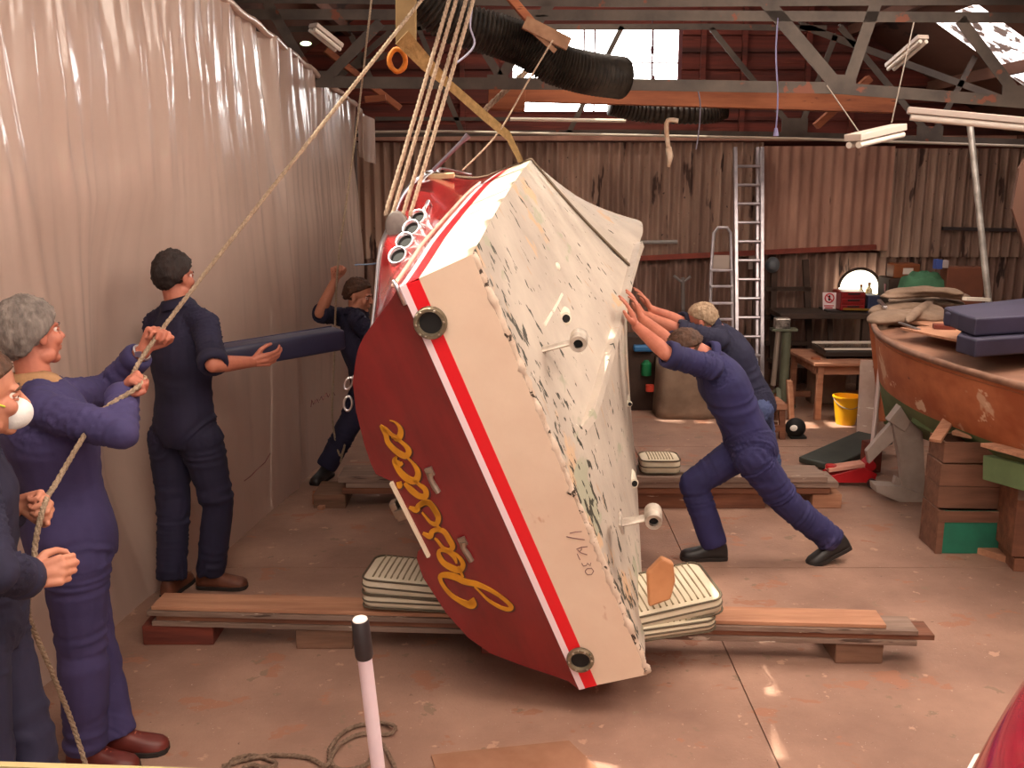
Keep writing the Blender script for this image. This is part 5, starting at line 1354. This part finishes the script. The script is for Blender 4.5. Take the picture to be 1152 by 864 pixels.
simple('chrome_strip', 'bright chrome fitting poking from the canvas at the bow', 'trim strip', MB().bar(at_z(989, 338, DZ + .10), at_z(996, 346, DZ + .09), .03, .02), M_chrome, bevel=.003)
simple('white_batten', 'short white batten lying behind the canvas by the silver pole', 'batten', MB().bar(at_z(1085, 336, DZ + .17), at_z(1112, 337, DZ + .15), .04, .025), pmat('batten_white', '#e9ded0', rough=.5))
# navy seat cushions, stacked
def slab(label, pts, h, mat, name='navy_cushion'):
    """top outline by pixels on a plane of height z"""
    m = MB(); m.prism(pts, (0, 0, -h)); o = m.build(name, mat, bevel=.014, seg=3); return tag(o, label, 'cushion', None)
z1, z2 = DZ + .26, DZ + .15
M_navy2 = pmat('navy_cloth', '#353049', '#29253a', scale=3, rough=.6)
P = [at_z(1078, 349, z1), at_z(1062, 346, z1), at_z(1100, 337, z1), at_z(1190, 332, z1), at_z(1260, 346, z1), at_z(1100, 355, z1)]
slab('upper navy seat cushion stacked on the wooden boat', [at_z(1079, 352, z1), at_z(1098, 358, z1), at_z(1240, 350, z1), at_z(1190, 331, z1), at_z(1062, 345, z1)], .105, M_navy2)
slab('lower navy seat cushion under another on the wooden boat', [at_z(1077, 376, z2), at_z(1098, 382, z2), at_z(1240, 372, z2), at_z(1200, 356, z2), at_z(1090, 362, z2)], .105, M_navy2)
slab('small navy cushion block left of the stacked seat cushions', [at_z(1062, 351, z1 - .02), at_z(1076, 353, z1 - .02), at_z(1100, 345, z1 - .02), at_z(1085, 343, z1 - .02)], .085, M_navy2)
# ---------------------------------------------------------------- crates
M_crate = wood('crate_wood', '#7d5440', '#62402f', [('#98705a', 6, .66, (.5, 1, 3))]); M_cg = pmat('crate_green', '#1f7258', '#1a5f4a', scale=5, rough=.7, spots=[('#4a3a2a', 7, .7, (1, 1, 1))])
def crate(label, c, L, W, H, rz, front=None, boards=2):
    root = thing('wooden_crate', label, 'crate', c); R = Matrix.Rotation(rz, 3, 'Z'); t = .016
    def pnl(nm, cc, sz, mat):
        return MB().box(c + R @ V(cc), sz, R=R).build(nm, mat, root, bevel=.002)
    for k in range(boards):
        h = H / boards - .004; z = H * (k + .5) / boards
        pnl('front_board', (0, -W / 2, z), (L, t, h), front or M_crate); pnl('back_board', (0, W / 2, z), (L, t, h), M_crate)
        for s in (-1, 1): pnl('end_board', (s * (L / 2 - t / 2 - .001), 0, z), (t, W - t, h), M_crate)
    pnl('bottom_board', (0, 0, .012), (L - .035, W - .02, .014), M_crate)
    if front:
        pnl('top_rail', (0, -W / 2 - .012, H - .035), (L, .012, .07), M_crate); pnl('end_batten', (-L / 2 + .015, -W / 2 - .004, H / 2), (.04, .02, H), M_crate)
    return root
cb = FL(1090, 624); 
crate('largest crate with a green painted front, bottom of the crate stack', V((cb.x + .045, cb.y + .14, 0)), .47, .24, .27, -.02, M_cg, 1)
crate('plain brown crate in the middle of the crate stack', V((cb.x + .0, cb.y + .16, .272)), .37, .22, .275, -.06)
crate('shallow brown crate on top of the crate stack', V((cb.x + .0, cb.y + .17, .549)), .35, .21, .13, -.03, None, 1)
zt = .69
plank('short plank propped steeply across the topmost crate', V((cb.x - .22, cb.y + .10, zt - .015)), V((cb.x - .02, cb.y + .34, zt + .09)), .07, .02, M_pl1)
plank('wider plank lying across the right side of the topmost crate', V((cb.x - .05, cb.y + .14, zt + .01)), V((cb.x + .17, cb.y + .30, zt + .04)), .12, .025, M_pl1)
# ---------------------------------------------------------------- trolley jack
def jack():
    c = FL(955, 549); root = thing('trolley_jack', 'red trolley jack on the floor with a long pale handle standing up', 'jack', c); M_jr = pmat('jack_red', '#c01822', '#a3141c', scale=5, rough=.35, coat=.3)
    y = c.y + .1; x0 = AT(926, 545, y).x; x1 = AT(978, 545, y).x
    for dy in (-.08, .08):
        m = MB(); m.prism([V((x0, y + dy - .006, .035)), V((x1, y + dy - .006, .035)), V((x1 + .02, y + dy - .006, .10)), V((x1 - .08, y + dy - .006, .15)), V((x0 + .02, y + dy - .006, .085))], (0, .012, 0)); m.build('side_plate', M_jr, root, bevel=.003)
    m = MB(); m.bar(V((x0 + .02, y, .115)), V((x1 - .06, y, .155)), .10, .03); m.build('lift_arm', pmat('arm_pink', '#d89a86', rough=.5), root, bevel=.004)
    for x in (x0 + .03, x1 - .02):
        for dy in (-.10, .10): MB().cyl((x, y + dy - .012, .035), (x, y + dy + .012, .035), .035, n=20).build('wheel', pmat('jack_wheel', '#3a2a28', rough=.5), root, smooth='auto')
    m = MB(); m.cyl((x1 - .02, y - .05, .15), (x1 - .02, y + .05, .15), .04); m.bar(V((x1 - .03, y, .15)), V((x1 + .0, y, .24)), .05, .05); m.build('handle_socket', M_jr, root, smooth='auto')
    p = V((x1 + .0, y, .22)); q = AT(991, 405, y + .25); MB().tube([p, q], .017, 12).build('handle', pmat('handle_pale', '#c9b0aa', rough=.35), root, smooth='auto')
    MB().cyl((x0 + .05, y, .12), (x0 + .05, y, .145), .04).build('saddle', M_jr, root, smooth='auto')
jack()
# grey-green padded boards leaning behind it
simple('padded_board', 'dark grey green padded board leaning down to the floor behind the red jack', 'board', MB().bar(FL(922, 532) + V((0, .1, .04)), AT(985, 492, FL(922, 532).y + .6), .32, .05), pmat('board_dark', '#3d403a', '#2f322d', rough=.6), bevel=.012)
def gframe():
    b = FL(1022, 566); y = b.y + .05; M_g = pmat('grey_undercoat', '#a8978d', '#94837a', scale=6, rough=.7, spots=[('#7a4a3c', 9, .72, (1, 1, 1))])
    root = thing('timber_trestle', 'grey painted timber frame with splayed legs standing beside the crates', 'timber frame', b)
    def pr(nm, pts, th=.05, dy=0):
        P = [AT(u, v, y + dy) for u, v in pts]; m = MB(); m.prism(P, (0, th, 0)); m.build(nm, M_g, root, bevel=.004)
    pr('upright', [(1003, 470), (1038, 476), (1040, 520), (1041, 562), (1016, 560), (1013, 520)], .06)
    pr('head_piece', [(1000, 474), (1014, 456), (1033, 459), (1036, 466), (1027, 470), (1018, 486)], .08, -.02)
    pr('brace', [(975, 508), (990, 490), (1003, 476), (1006, 496), (992, 508), (978, 522)], .05, .02)
    pr('brace', [(1002, 560), (1008, 536), (1014, 540), (1014, 562)], .05, .02)
    pr('foot', [(985, 546), (1016, 548), (1040, 557), (1038, 567), (1014, 566), (986, 554)], .12, -.03)
gframe()
simple('wood_offcut', 'dark timber chock standing inside the grey frame', 'offcut', MB().box(FL(998, 546) + V((0, .35, .12)), (.12, .1, .24), .3), M_blk, bevel=.005)
plank('white paint-spattered plank leaning upright against the table', V(FL(972, 498)), AT(977, 405, FL(972, 498).y + .15), .13, .03, pmat('spattered', '#d3b8aa', '#c2a496', scale=7, rough=.7, spots=[('#a86a5c', 12, .68, (2, 2, 1)), ('#efe4da', 10, .66, (1, 1, 3)), ('#6a6f78', 16, .76, (1, 1, 1))]))
# ---------------------------------------------------------------- table and things round it
M_table = wood('table_wood', '#a8755a', '#8a5b44')
TZ = .74; ty = FL(928, 474).y
def table():
    fl = FL(927, 473); x0 = AT(921, 404, fl.y).x; root = thing('work_table', 'plain wooden work table near the back wall', 'table', V((x0 + .4, fl.y + .35, 0)))
    zt = AT(921, 408, fl.y).z; x1 = x0 + .85; y0, y1 = fl.y, fl.y + .75
    MB().hexa([(x0 - .04, y0 - .03, zt - .03), (x1, y0 - .03, zt - .03), (x1, y1, zt - .03), (x0 - .10, y1, zt - .03), (x0 - .04, y0 - .03, zt), (x1, y0 - .03, zt), (x1, y1, zt), (x0 - .10, y1, zt)]).build('tabletop', M_table, root, bevel=.006)
    for (x, y) in ((x0 + .03, y0 + .03), (x1 - .05, y0 + .03), (x0 - .02, y1 - .06), (x1 - .05, y1 - .06)): MB().bar((x, y, 0), (x, y, zt - .03), .055, .055, up=(0, 1, 0)).build('leg', M_table, root, bevel=.004)
    MB().box(((x0 + x1) / 2, y0 + .03, zt - .075), (x1 - x0 - .1, .02, .08)).build('apron', M_table, root); MB().box((x0, (y0 + y1) / 2, zt - .075), (.02, y1 - y0 - .1, .08)).build('apron', M_table, root)
    MB().bar((x0 - .4, y1 - .04, .10), (x1, y1 - .04, .10), .05, .06).build('stretcher', M_table, root, bevel=.003)
    return x0, x1, y0, y1, zt
tx0, tx1, ty0, ty1, tz = table()
def tray():
    root = thing('glass_topped_case', 'dark flat case with a bright metal edged lid on the work table', 'case', V((tx0 + .35, ty0 + .4, tz)))
    MB().box((tx0 + .42, ty0 + .38, tz + .05), (.62, .42, .05)).build('body', pmat('case_dark', '#2f2622', rough=.4), root, bevel=.006)
    for k, (sx, sy) in enumerate(((-1, -1), (1, -1), (1, 1), (-1, 1))): MB().cyl((tx0 + .42 + sx * .26, ty0 + .38 + sy * .16, tz), (tx0 + .42 + sx * .26, ty0 + .38 + sy * .16, tz + .03), .02).build('foot', M_black, root)
    MB().box((tx0 + .42, ty0 + .38, tz + .085), (.60, .40, .012)).build('lid', pmat('lid_glass', '#6b5a4e', rough=.12, coat=.5), root)
    for y in (.18, .58): MB().box((tx0 + .42, ty0 + y, tz + .095), (.62, .03, .014)).build('lid_edge', pmat('edge_shine', '#d6c8bc', rough=.3), root)  # shine of the metal edging put into a pale colour
tray()
simple('wooden_puck', 'small round wooden piece at the corner of the work table', 'wooden piece', MB().cyl((tx0 + .03, ty0 + .18, tz), (tx0 + .03, ty0 + .18, tz + .02), .045, .04), M_timber, smooth='auto')
def bucket():
    c = FL(953, 478); c.y += .05; root = thing('yellow_bucket', 'yellow plastic bucket on the floor under the work table', 'bucket', c); M_y = pmat('bucket_yellow', '#e6a712', rough=.4); n = 28
    def rg(r, z): return [c + V((r * math.cos(2 * PI * k / n), r * math.sin(2 * PI * k / n), z)) for k in range(n)]
    MB().loft([rg(.085, 0), rg(.12, .25), rg(.13, .25), rg(.13, .262), rg(.112, .262), rg(.078, .01)], cap=True).build('tub', M_y, root, smooth='auto')
    MB().tube([c + V((.126 * math.cos(t), .126 * math.sin(t) - .02 * math.sin(t), .25 - .09 * math.sin(t) * -1 * (1 if math.sin(t) < 0 else 0))) for t in [PI + PI * k / 16 for k in range(17)]], .004, 6).build('handle', pmat('wire', '#8f8378'), root)
bucket()
simple('stone_block', 'pale square block on the floor under the work table', 'block', MB().box((tx0 + .33, ty1 - .0, .19), (.34, .2, .38)), pmat('stone_pale', '#8a6e5c', '#735a4a', scale=5, rough=.9), bevel=.02)
# steady stand
def stand():
    c = FL(874, 462); root = thing('machine_stand', 'green metal pedestal with a clamp head standing before the back wall', 'stand', c); M_s = pmat('stand_green', '#5d5f4c', '#4a4c3d', rough=.5); Y = c.y
    z = AT(874, 392, Y).z; zt_ = AT(880, 360, Y).z
    MB().tube([c + V((.05, 0, .1)), V((c.x + .05, Y, zt_ - .1))], .045, 14).build('column', M_s, root, smooth='auto'); MB().tube([c + V((-.05, 0, .25)), V((c.x - .03, Y, zt_ - .1))], .025, 12).build('rod', pmat('rod_bright', '#b0a498', rough=.3, metal=.7), root, smooth='auto')
    MB().box((c.x + .02, Y, zt_ - .09), (.24, .12, .025)).build('plate', M_s, root, bevel=.004); MB().box((c.x + .0, Y, zt_ - .03), (.14, .1, .1)).build('clamp_head', pmat('clamp', '#4c4642', '#d0c4ba', scale=12, rough=.35, metal=.6), root, bevel=.01)
    for k in range(3): a = 2 * PI * k / 3 + .4; MB().bar(c + V((.0, 0, .22)), c + V((.2 * math.cos(a), .2 * math.sin(a), .015)), .04, .03).build('leg', M_s, root)
stand()
simple('blue_tray', 'dusty blue tray on the shelf behind the clamp stand', 'tray', MB().box(AT(890, 354, 10.2) , (.38, .2, .03)), pmat('tray_blue', '#3e5f7a', rough=.6), bevel=.01)
def stool():
    c = FL(868, 494); root = thing('wooden_trestle', 'small wooden saw trestle on the floor behind the pushing men', 'trestle', c); Y = c.y
    MB().box((c.x, Y + .12, .29), (.22, .3, .05)).build('top', M_table, root, bevel=.004)
    for sx in (-.09, .09):
        for sy in (.0, .24): MB().bar((c.x + sx, Y + sy, 0), (c.x + sx * .8, Y + sy, .27), .05, .04, up=(0, 1, 0)).build('leg', M_pl3, root)
    MB().box((c.x, Y, .1), (.18, .03, .05)).build('rail', M_pl3, root)
stool()
plank('short pale plank standing upright beside the clamp stand', FL(890, 472), AT(888, 428, FL(890, 472).y), .09, .04, M_pl1)
def castor():
    c = FL(896, 494); root = thing('black_object', 'small black object with a painted white highlight on the floor by the trestle', 'object', c)
    MB().ell(c + V((0, .05, .09)), (.09, .07, .085), 18, 12).build('housing', M_black, root, smooth=True); MB().ell(c + V((-.03, -.01, .10)), (.035, .015, .028), 14, 8).build('lens', pmat('highlight_white', '#f6f2ea', rough=.2), root, smooth=True); MB().box(c + V((.02, .05, .01)), (.14, .1, .02)).build('base', M_black, root, bevel=.004)  # white highlight built as a pale spot on the black body
castor()
# ---------------------------------------------------------------- ladders
M_alu = pmat('aluminium', '#c8c0c4', '#a9a1a6', scale=7, rough=.35, metal=.75)
def ladder(label, a0, b0, a1, b1, Y0, Y1, nr, name='ladder', cat='ladder', third=None, k0=.03):
    root = thing(name, label, cat, AT(*a0, Y0)); P0_, Q0_, P1_, Q1_ = AT(*a0, Y0), AT(*b0, Y1), AT(*a1, Y0), AT(*b1, Y1)
    MB().bar(P0_, Q0_, .035, .06, up=(0, 1, 0)).build('stile', M_alu, root, bevel=.003); MB().bar(P1_, Q1_, .035, .06, up=(0, 1, 0)).build('stile', M_alu, root, bevel=.003)
    if third: MB().bar(AT(*third[0], Y0 + .05), AT(*third[1], Y1 + .05), .03, .05, up=(0, 1, 0)).build('stile', M_alu, root, bevel=.003)
    for i in range(nr):
        k = k0 + (1 - k0) * i / nr; MB().cyl(P0_.lerp(Q0_, k), P1_.lerp(Q1_, k), .016, n=10).build('rung', M_alu, root, smooth='auto')
f1 = FL(857, 452)
ladder('tall aluminium ladder leaning up the back wall', (829, 452), (827, 166), (857, 452), (857, 166), f1.y, 10.25, 13, third=((851, 448), (852, 166)))
def stepladder():
    Y = 9.45; root = thing('step_ladder', 'low aluminium step ladder with a rounded top beside the tall ladder', 'step ladder', AT(812, 452, Y))
    P = [AT(797, 452, Y - .1), AT(800, 300, Y + .1), AT(803, 262, Y + .15), AT(808, 256, Y + .15), AT(818, 256, Y + .15), AT(822, 262, Y + .15), AT(823, 300, Y + .1), AT(826, 452, Y - .1)]
    MB().tube(P, .016, 10).build('frame', M_alu, root, smooth='auto')
    for v in (304, 322, 341, 359, 378, 396, 415, 434): MB().bar(AT(799, v, Y + .02), AT(824, v, Y + .02), .07, .02).build('tread', M_alu, root, bevel=.002)
    MB().prism([AT(803, 287, Y + .12), AT(822, 287, Y + .12), AT(822, 304, Y + .12), AT(802, 304, Y + .12)], (0, .01, 0)).build('platform', pmat('platform_pale', '#a7958a', rough=.6), root)
stepladder()
simple('brace_stand', 'thin grey metal prop with a forked top against the back wall', 'prop', MB().tube([AT(770, 440, 10.2), AT(768, 312, 10.2)], .02, 8).tube([AT(758, 310, 10.2), AT(768, 318, 10.2), AT(777, 311, 10.2)], .016, 8), pmat('prop_grey', '#7d7370', rough=.5), smooth='auto')
# ---------------------------------------------------------------- wall bench corner: lit arch, tool chest, sign
M_bench = pmat('bench_dark', '#4a362c', '#33241d', scale=4, rough=.85)
def bench():
    root = thing('workbench', 'long dark workbench with a lower shelf against the back wall', 'workbench', V((3.1, 10.05, 0)))
    MB().box((3.18, 10.05, .83), (.94, .5, .05)).build('worktop', M_bench, root, bevel=.006); MB().box((3.18, 10.1, .30), (.9, .42, .03)).build('shelf', M_bench, root)
    for x in (2.76, 3.6): MB().box((x, 9.88, .40), (.07, .07, .81)).build('leg', M_bench, root)
bench()
def cabinet_back():
    c = AT(872, 350, 10.3); root = thing('shelf_frame', 'dark timber rack of two bays fixed to the wall behind the clamp stand', 'rack', c)
    for u in (848, 868, 912): MB().bar(AT(u, 415, 10.3), AT(u + (3 if u < 900 else -6), 292, 10.3), .06, .05, up=(0, 1, 0)).build('post', M_bench, root)
    for v in (325, 357, 386): MB().bar(AT(848, v, 10.3), AT(912, v, 10.3), .05, .04).build('shelf', M_bench, root)
cabinet_back()
simple('desk_fan', 'grey round fan head hung on the wall beside the ladder', 'fan', MB().ell(AT(869, 298, 10.25), (.075, .06, .085), 18, 12).ell(AT(869, 298, 10.18), (.055, .03, .06), 16, 8), pmat('fan_grey', '#5c6066', rough=.45), smooth=True)
simple('pinned_card', 'pale card pinned to the wall between the ladder stiles', 'card', MB().box(AT(847, 294, 10.36), (.09, .008, .17)), pmat('card_pale', '#a38f86', rough=.8))
def arch_lamp():
    c = AT(967, 328, 10.3); R = .205; m = MB(); pts = [V((c.x + R * math.cos(t), 10.33, c.z + .04 + R * .92 * math.sin(t))) for t in [PI * k / 24 for k in range(25)]] + [V((c.x - R, 10.33, c.z - .035)), V((c.x + R, 10.33, c.z - .035))]
    m.prism(pts, (0, .02, 0)); p = m.build('window_9', pmat('arch_pane', '#fff6dc', emit=3.2)); struct(p, 'bright arched opening low in the back wall')
    f = MB(); f.tube([V((c.x + (R + .01) * math.cos(t), 10.32, c.z + .04 + (R * .92 + .01) * math.sin(t))) for t in [PI * k / 24 for k in range(25)]], .016, 8); f.build('window_frame', M_bench, p, smooth=True)
    y = MB(); y.box((c.x, 10.31, c.z - .05), (R * 2 + .02, .03, .04)); y.build('sill', pmat('sill_yellow', '#b7a23c', rough=.6), p)
    return c
ac = arch_lamp()
def jar(label, u, w, h, mat):
    c = AT(u, 334, 10.2); root = thing('bottle', label, 'bottle', c); n = 16
    def rg(r, z): return [V((c.x + r * math.cos(2 * PI * k / n), 10.2 + r * math.sin(2 * PI * k / n), c.z + z)) for k in range(n)]
    MB().loft([rg(w, -.078), rg(w, h * .6), rg(w * .45, h * .78), rg(w * .45, h)]).build('glass', mat, root, smooth='auto'); MB().loft([rg(w * .5, h), rg(w * .5, h + .02)]).build('cap', M_timber, root)
jar('pale bottle before the bright arch, left of two', 968, .03, .11, pmat('bottle_pale', '#e6d6a8', rough=.3)); jar('pale bottle before the bright arch, right of two', 977, .035, .13, pmat('bottle_pale', '#e6d6a8'))
def chest():
    c = AT(954.5, 337, 10.05); root = thing('tool_chest', 'red steel tool chest standing on dark cabinets by the arched light', 'tool chest', c); M_c = pmat('chest_red', '#94181a', '#7a1214', rough=.4)
    MB().box(c, (.25, .28, .19)).build('carcass', M_c, root, bevel=.008)
    for z in (-.065, 0, .065): d = MB().box(c + V((0, -.145, z)), (.225, .012, .05)).build('drawer', M_c, root, bevel=.003); MB().box(c + V((0, -.157, z + .012)), (.12, .012, .012)).build('handle', M_black, d)
    r2 = thing('dark_cabinet', 'black low cabinet beneath the red tool chest', 'cabinet', V((c.x + .05, 10.05, .855))); z0, z1 = .856, c.z - .097
    MB().box((c.x + .08, 10.08, (z0 + z1) / 2), (.66, .3, z1 - z0)).build('carcass', pmat('cab_black', '#221a18', rough=.6), r2, bevel=.006)
    for k in range(2): MB().box((c.x + .08, 9.922, z0 + (z1 - z0) * (k + .5) / 2), (.6, .012, (z1 - z0) * .42)).build('drawer', pmat('cab_drawer', '#2e2220', rough=.5), r2, bevel=.003)
    MB().bar(V((c.x - .1, 9.90, z0 + .04)), V((c.x + .25, 9.90, z0 + .03)), .02, .02).build('brass_pull', pmat('brass_dull', '#a8843c', rough=.35, metal=.7), r2)
    r3 = simple('blue_bin', 'dark blue plastic bin right of the red tool chest', 'bin', MB().box(AT(979, 342, 10.0), (.12, .2, .2)), pmat('bin_blue', '#2d3350', rough=.5), bevel=.01)
chest()
def sign():
    P = [AT(925.5, 329, 10.05), AT(941, 329, 10.05), AT(940, 349, 10.05), AT(926, 349, 10.05)]; c = (P[0] + P[2]) / 2
    root = thing('warning_sign', 'small white sign with a red prohibition ring and red print', 'sign', c)
    MB().prism(P, (0, .006, 0)).build('board', pmat('sign_white', '#e6d6d6', rough=.5), root)
    cc = c + V((0, -.004, .035)); M_sr = pmat('sign_red', '#c2363e', rough=.5)
    MB().tube([cc + V((.045 * math.cos(t), 0, .045 * math.sin(t))) for t in [2 * PI * k / 24 for k in range(25)]], .007, 6).build('ring', M_sr, root); MB().tube([cc + V((-.032, 0, .032)), cc + V((.032, 0, -.032))], .006, 6).build('ring_bar', M_sr, root)
    MB().ell(cc + V((0, .001, .018)), (.010, .003, .010)).box(cc + V((0, .001, -.008)), (.02, .004, .035)).build('pictogram', M_black, root)
    for k, w in enumerate((.1, .08)): MB().box(c + V((0, -.004, -.045 - .022 * k)), (w, .004, .010)).build('print_line', M_sr, root)
    MB().bar(AT(933, 349, 10.07), AT(936, 420, 10.07), .05, .03, up=(0, 1, 0)).build('post', M_bench, root)
sign()
cloth_heap('green_cloth', 'green cloth bundled on top of a box behind the wooden boat', 'cloth', V((AT(1038, 326, 9.5).x, 9.5, AT(1038, 326, 9.5).z)), .22, .18, .17, pmat('cloth_green', '#4a7a5a', '#3a6448', scale=5, rough=.9), 3)
simple('storage_box', 'tall dark storage box carrying the green cloth', 'box', MB().box(V((AT(1038, 326, 9.5).x, 9.5, AT(1038, 328, 9.5).z / 2)), (.30, .4, AT(1038, 328, 9.5).z)), M_bench, bevel=.01)
oc = thing('orange_case', 'orange brown case with a pale label on a high shelf near the arch', 'case', AT(1016, 304, 9.9))
MB().box(AT(1016, 304, 9.9), (.26, .2, .14)).build('body', pmat('case_orange', '#8f4c22', '#7a3f1c', rough=.6), oc, bevel=.01); MB().box(AT(1016, 304, 9.9) + V((.01, -.102, 0)), (.10, .004, .06)).build('paper_label', pmat('label_pale', '#d8c8bc', rough=.8), oc)
simple('storage_locker', 'dark upright locker under the orange brown case', 'locker', MB().box(V((AT(1016, 304, 9.9).x, 9.95, (AT(1016, 312, 9.9).z) / 2)), (.34, .3, AT(1016, 312, 9.9).z)), M_bench, bevel=.01)
bz = AT(1076, 335, 9.3)
simple('hardboard_panel', 'plain brown hardboard cabinet behind the silver pole', 'cabinet', MB().box(V((bz.x + .08, 9.4, AT(1076, 301, 9.3).z / 2)), (.36, .16, AT(1076, 301, 9.3).z)), pmat('hardboard', '#7a4630', '#6a3c2a', scale=3, rough=.7), bevel=.006)
simple('blue_carton', 'small blue and white carton on top of the brown hardboard cabinet', 'carton', MB().box(AT(1055, 297, 9.35), (.06, .08, .09)), pmat('carton_blue', '#3a4f96', rough=.6), bevel=.003)
simple('white_carton', 'little pale carton next to the blue one', 'carton', MB().box(AT(1062, 297, 9.35), (.055, .08, .07)), pmat('carton_white', '#a89a98', rough=.6), bevel=.003)
simple('pink_bottle', 'small pink can on the shelf beside the arch', 'can', MB().cyl(AT(1000, 332, 9.9), AT(1000, 319, 9.9), .045, n=16), pmat('can_pink', '#a8626c', rough=.5), smooth='auto')
simple('brown_panel', 'sloping brown panel hanging into view at the right edge', 'panel', MB().prism([AT(1158, 170, 6.5), AT(1147, 190, 6.5), AT(1139, 235, 6.5), AT(1160, 300, 6.5), AT(1180, 440, 6.5), AT(1230, 580, 6.5), AT(1260, 170, 6.5)], (0, .03, 0)), pmat('panel_brown', '#5f3f31', rough=.7))
# covered bundle behind the pushing men
def bag():
    m = MB(); Y = 8.5; c = FL(768, 470); Y = c.y + .15; n = 30; rows = []
    L, Rr = AT(737, 440, Y).x, AT(805, 440, Y).x; cx, hw = (L + Rr) / 2, (Rr - L) / 2; H = AT(770, 405, Y).z
    for i in range(9):
        z = H * i / 8; row = []; s = 1.02 - .05 * (i / 8)
        for k in range(n):
            a = 2 * PI * k / n; w = 1 + .03 * noise.noise(V((a * 4, z * 5, 0)))
            row.append(V((cx + hw * s * w * math.copysign(abs(math.cos(a)) ** .45, math.cos(a)), Y + .22 * w * math.copysign(abs(math.sin(a)) ** .45, math.sin(a)), z + (.05 * noise.noise(V((a * 2, 4, 0))) if i > 6 else 0))))
        rows.append(row)
    m.loft(rows); simple('covered_crate', 'box shrouded in dull brown cloth on the floor behind the blue overalled pusher', 'covered box', m, M_canvas, smooth=True)
bag()
simple('low_cabinet', 'cluttered dark cupboard between the boat and the shrouded box', 'cupboard', MB().box(V((AT(722, 440, 9.3).x, 9.35, .36)), (.34, .3, .72)), M_bench, bevel=.01)
simple('green_bottle', 'green plastic bottle on the cupboard right of the boat keel', 'bottle', MB().tube([AT(727, 422, 9.2), AT(727, 409, 9.2), AT(727, 405, 9.2)], [.05, .05, .02], 14), pmat('bottle_green', '#1f7a4a', rough=.4), smooth='auto')
simple('red_tin', 'small red tin low down beside the shrouded box', 'tin', MB().cyl(AT(731, 440, 9.0), AT(731, 433, 9.0), .04, n=14), pmat('tin_red', '#c0402e', rough=.4), smooth='auto')
simple('blue_sheet', 'folded blue plastic just right of the boat below the pushing hands', 'plastic', MB().box(AT(724, 391, 9.2), (.2, .15, .06)), pmat('blue_plastic', '#2f6a9c', rough=.5), bevel=.015)
# small scraps on the floor
for k, (u, v, r_) in enumerate(((895, 721, .03), (901, 718, .02))):
    m = MB(); m.ell(FL(u, v, .006), (r_, r_ * .5, .006), 8, 5); simple('paper_scrap', ('white paper scrap on the floor before the near planks, larger piece', 'tiny white scrap beside the larger one before the near planks')[k], 'scrap', m, pmat('scrap_white', '#efe4dc', rough=.8))
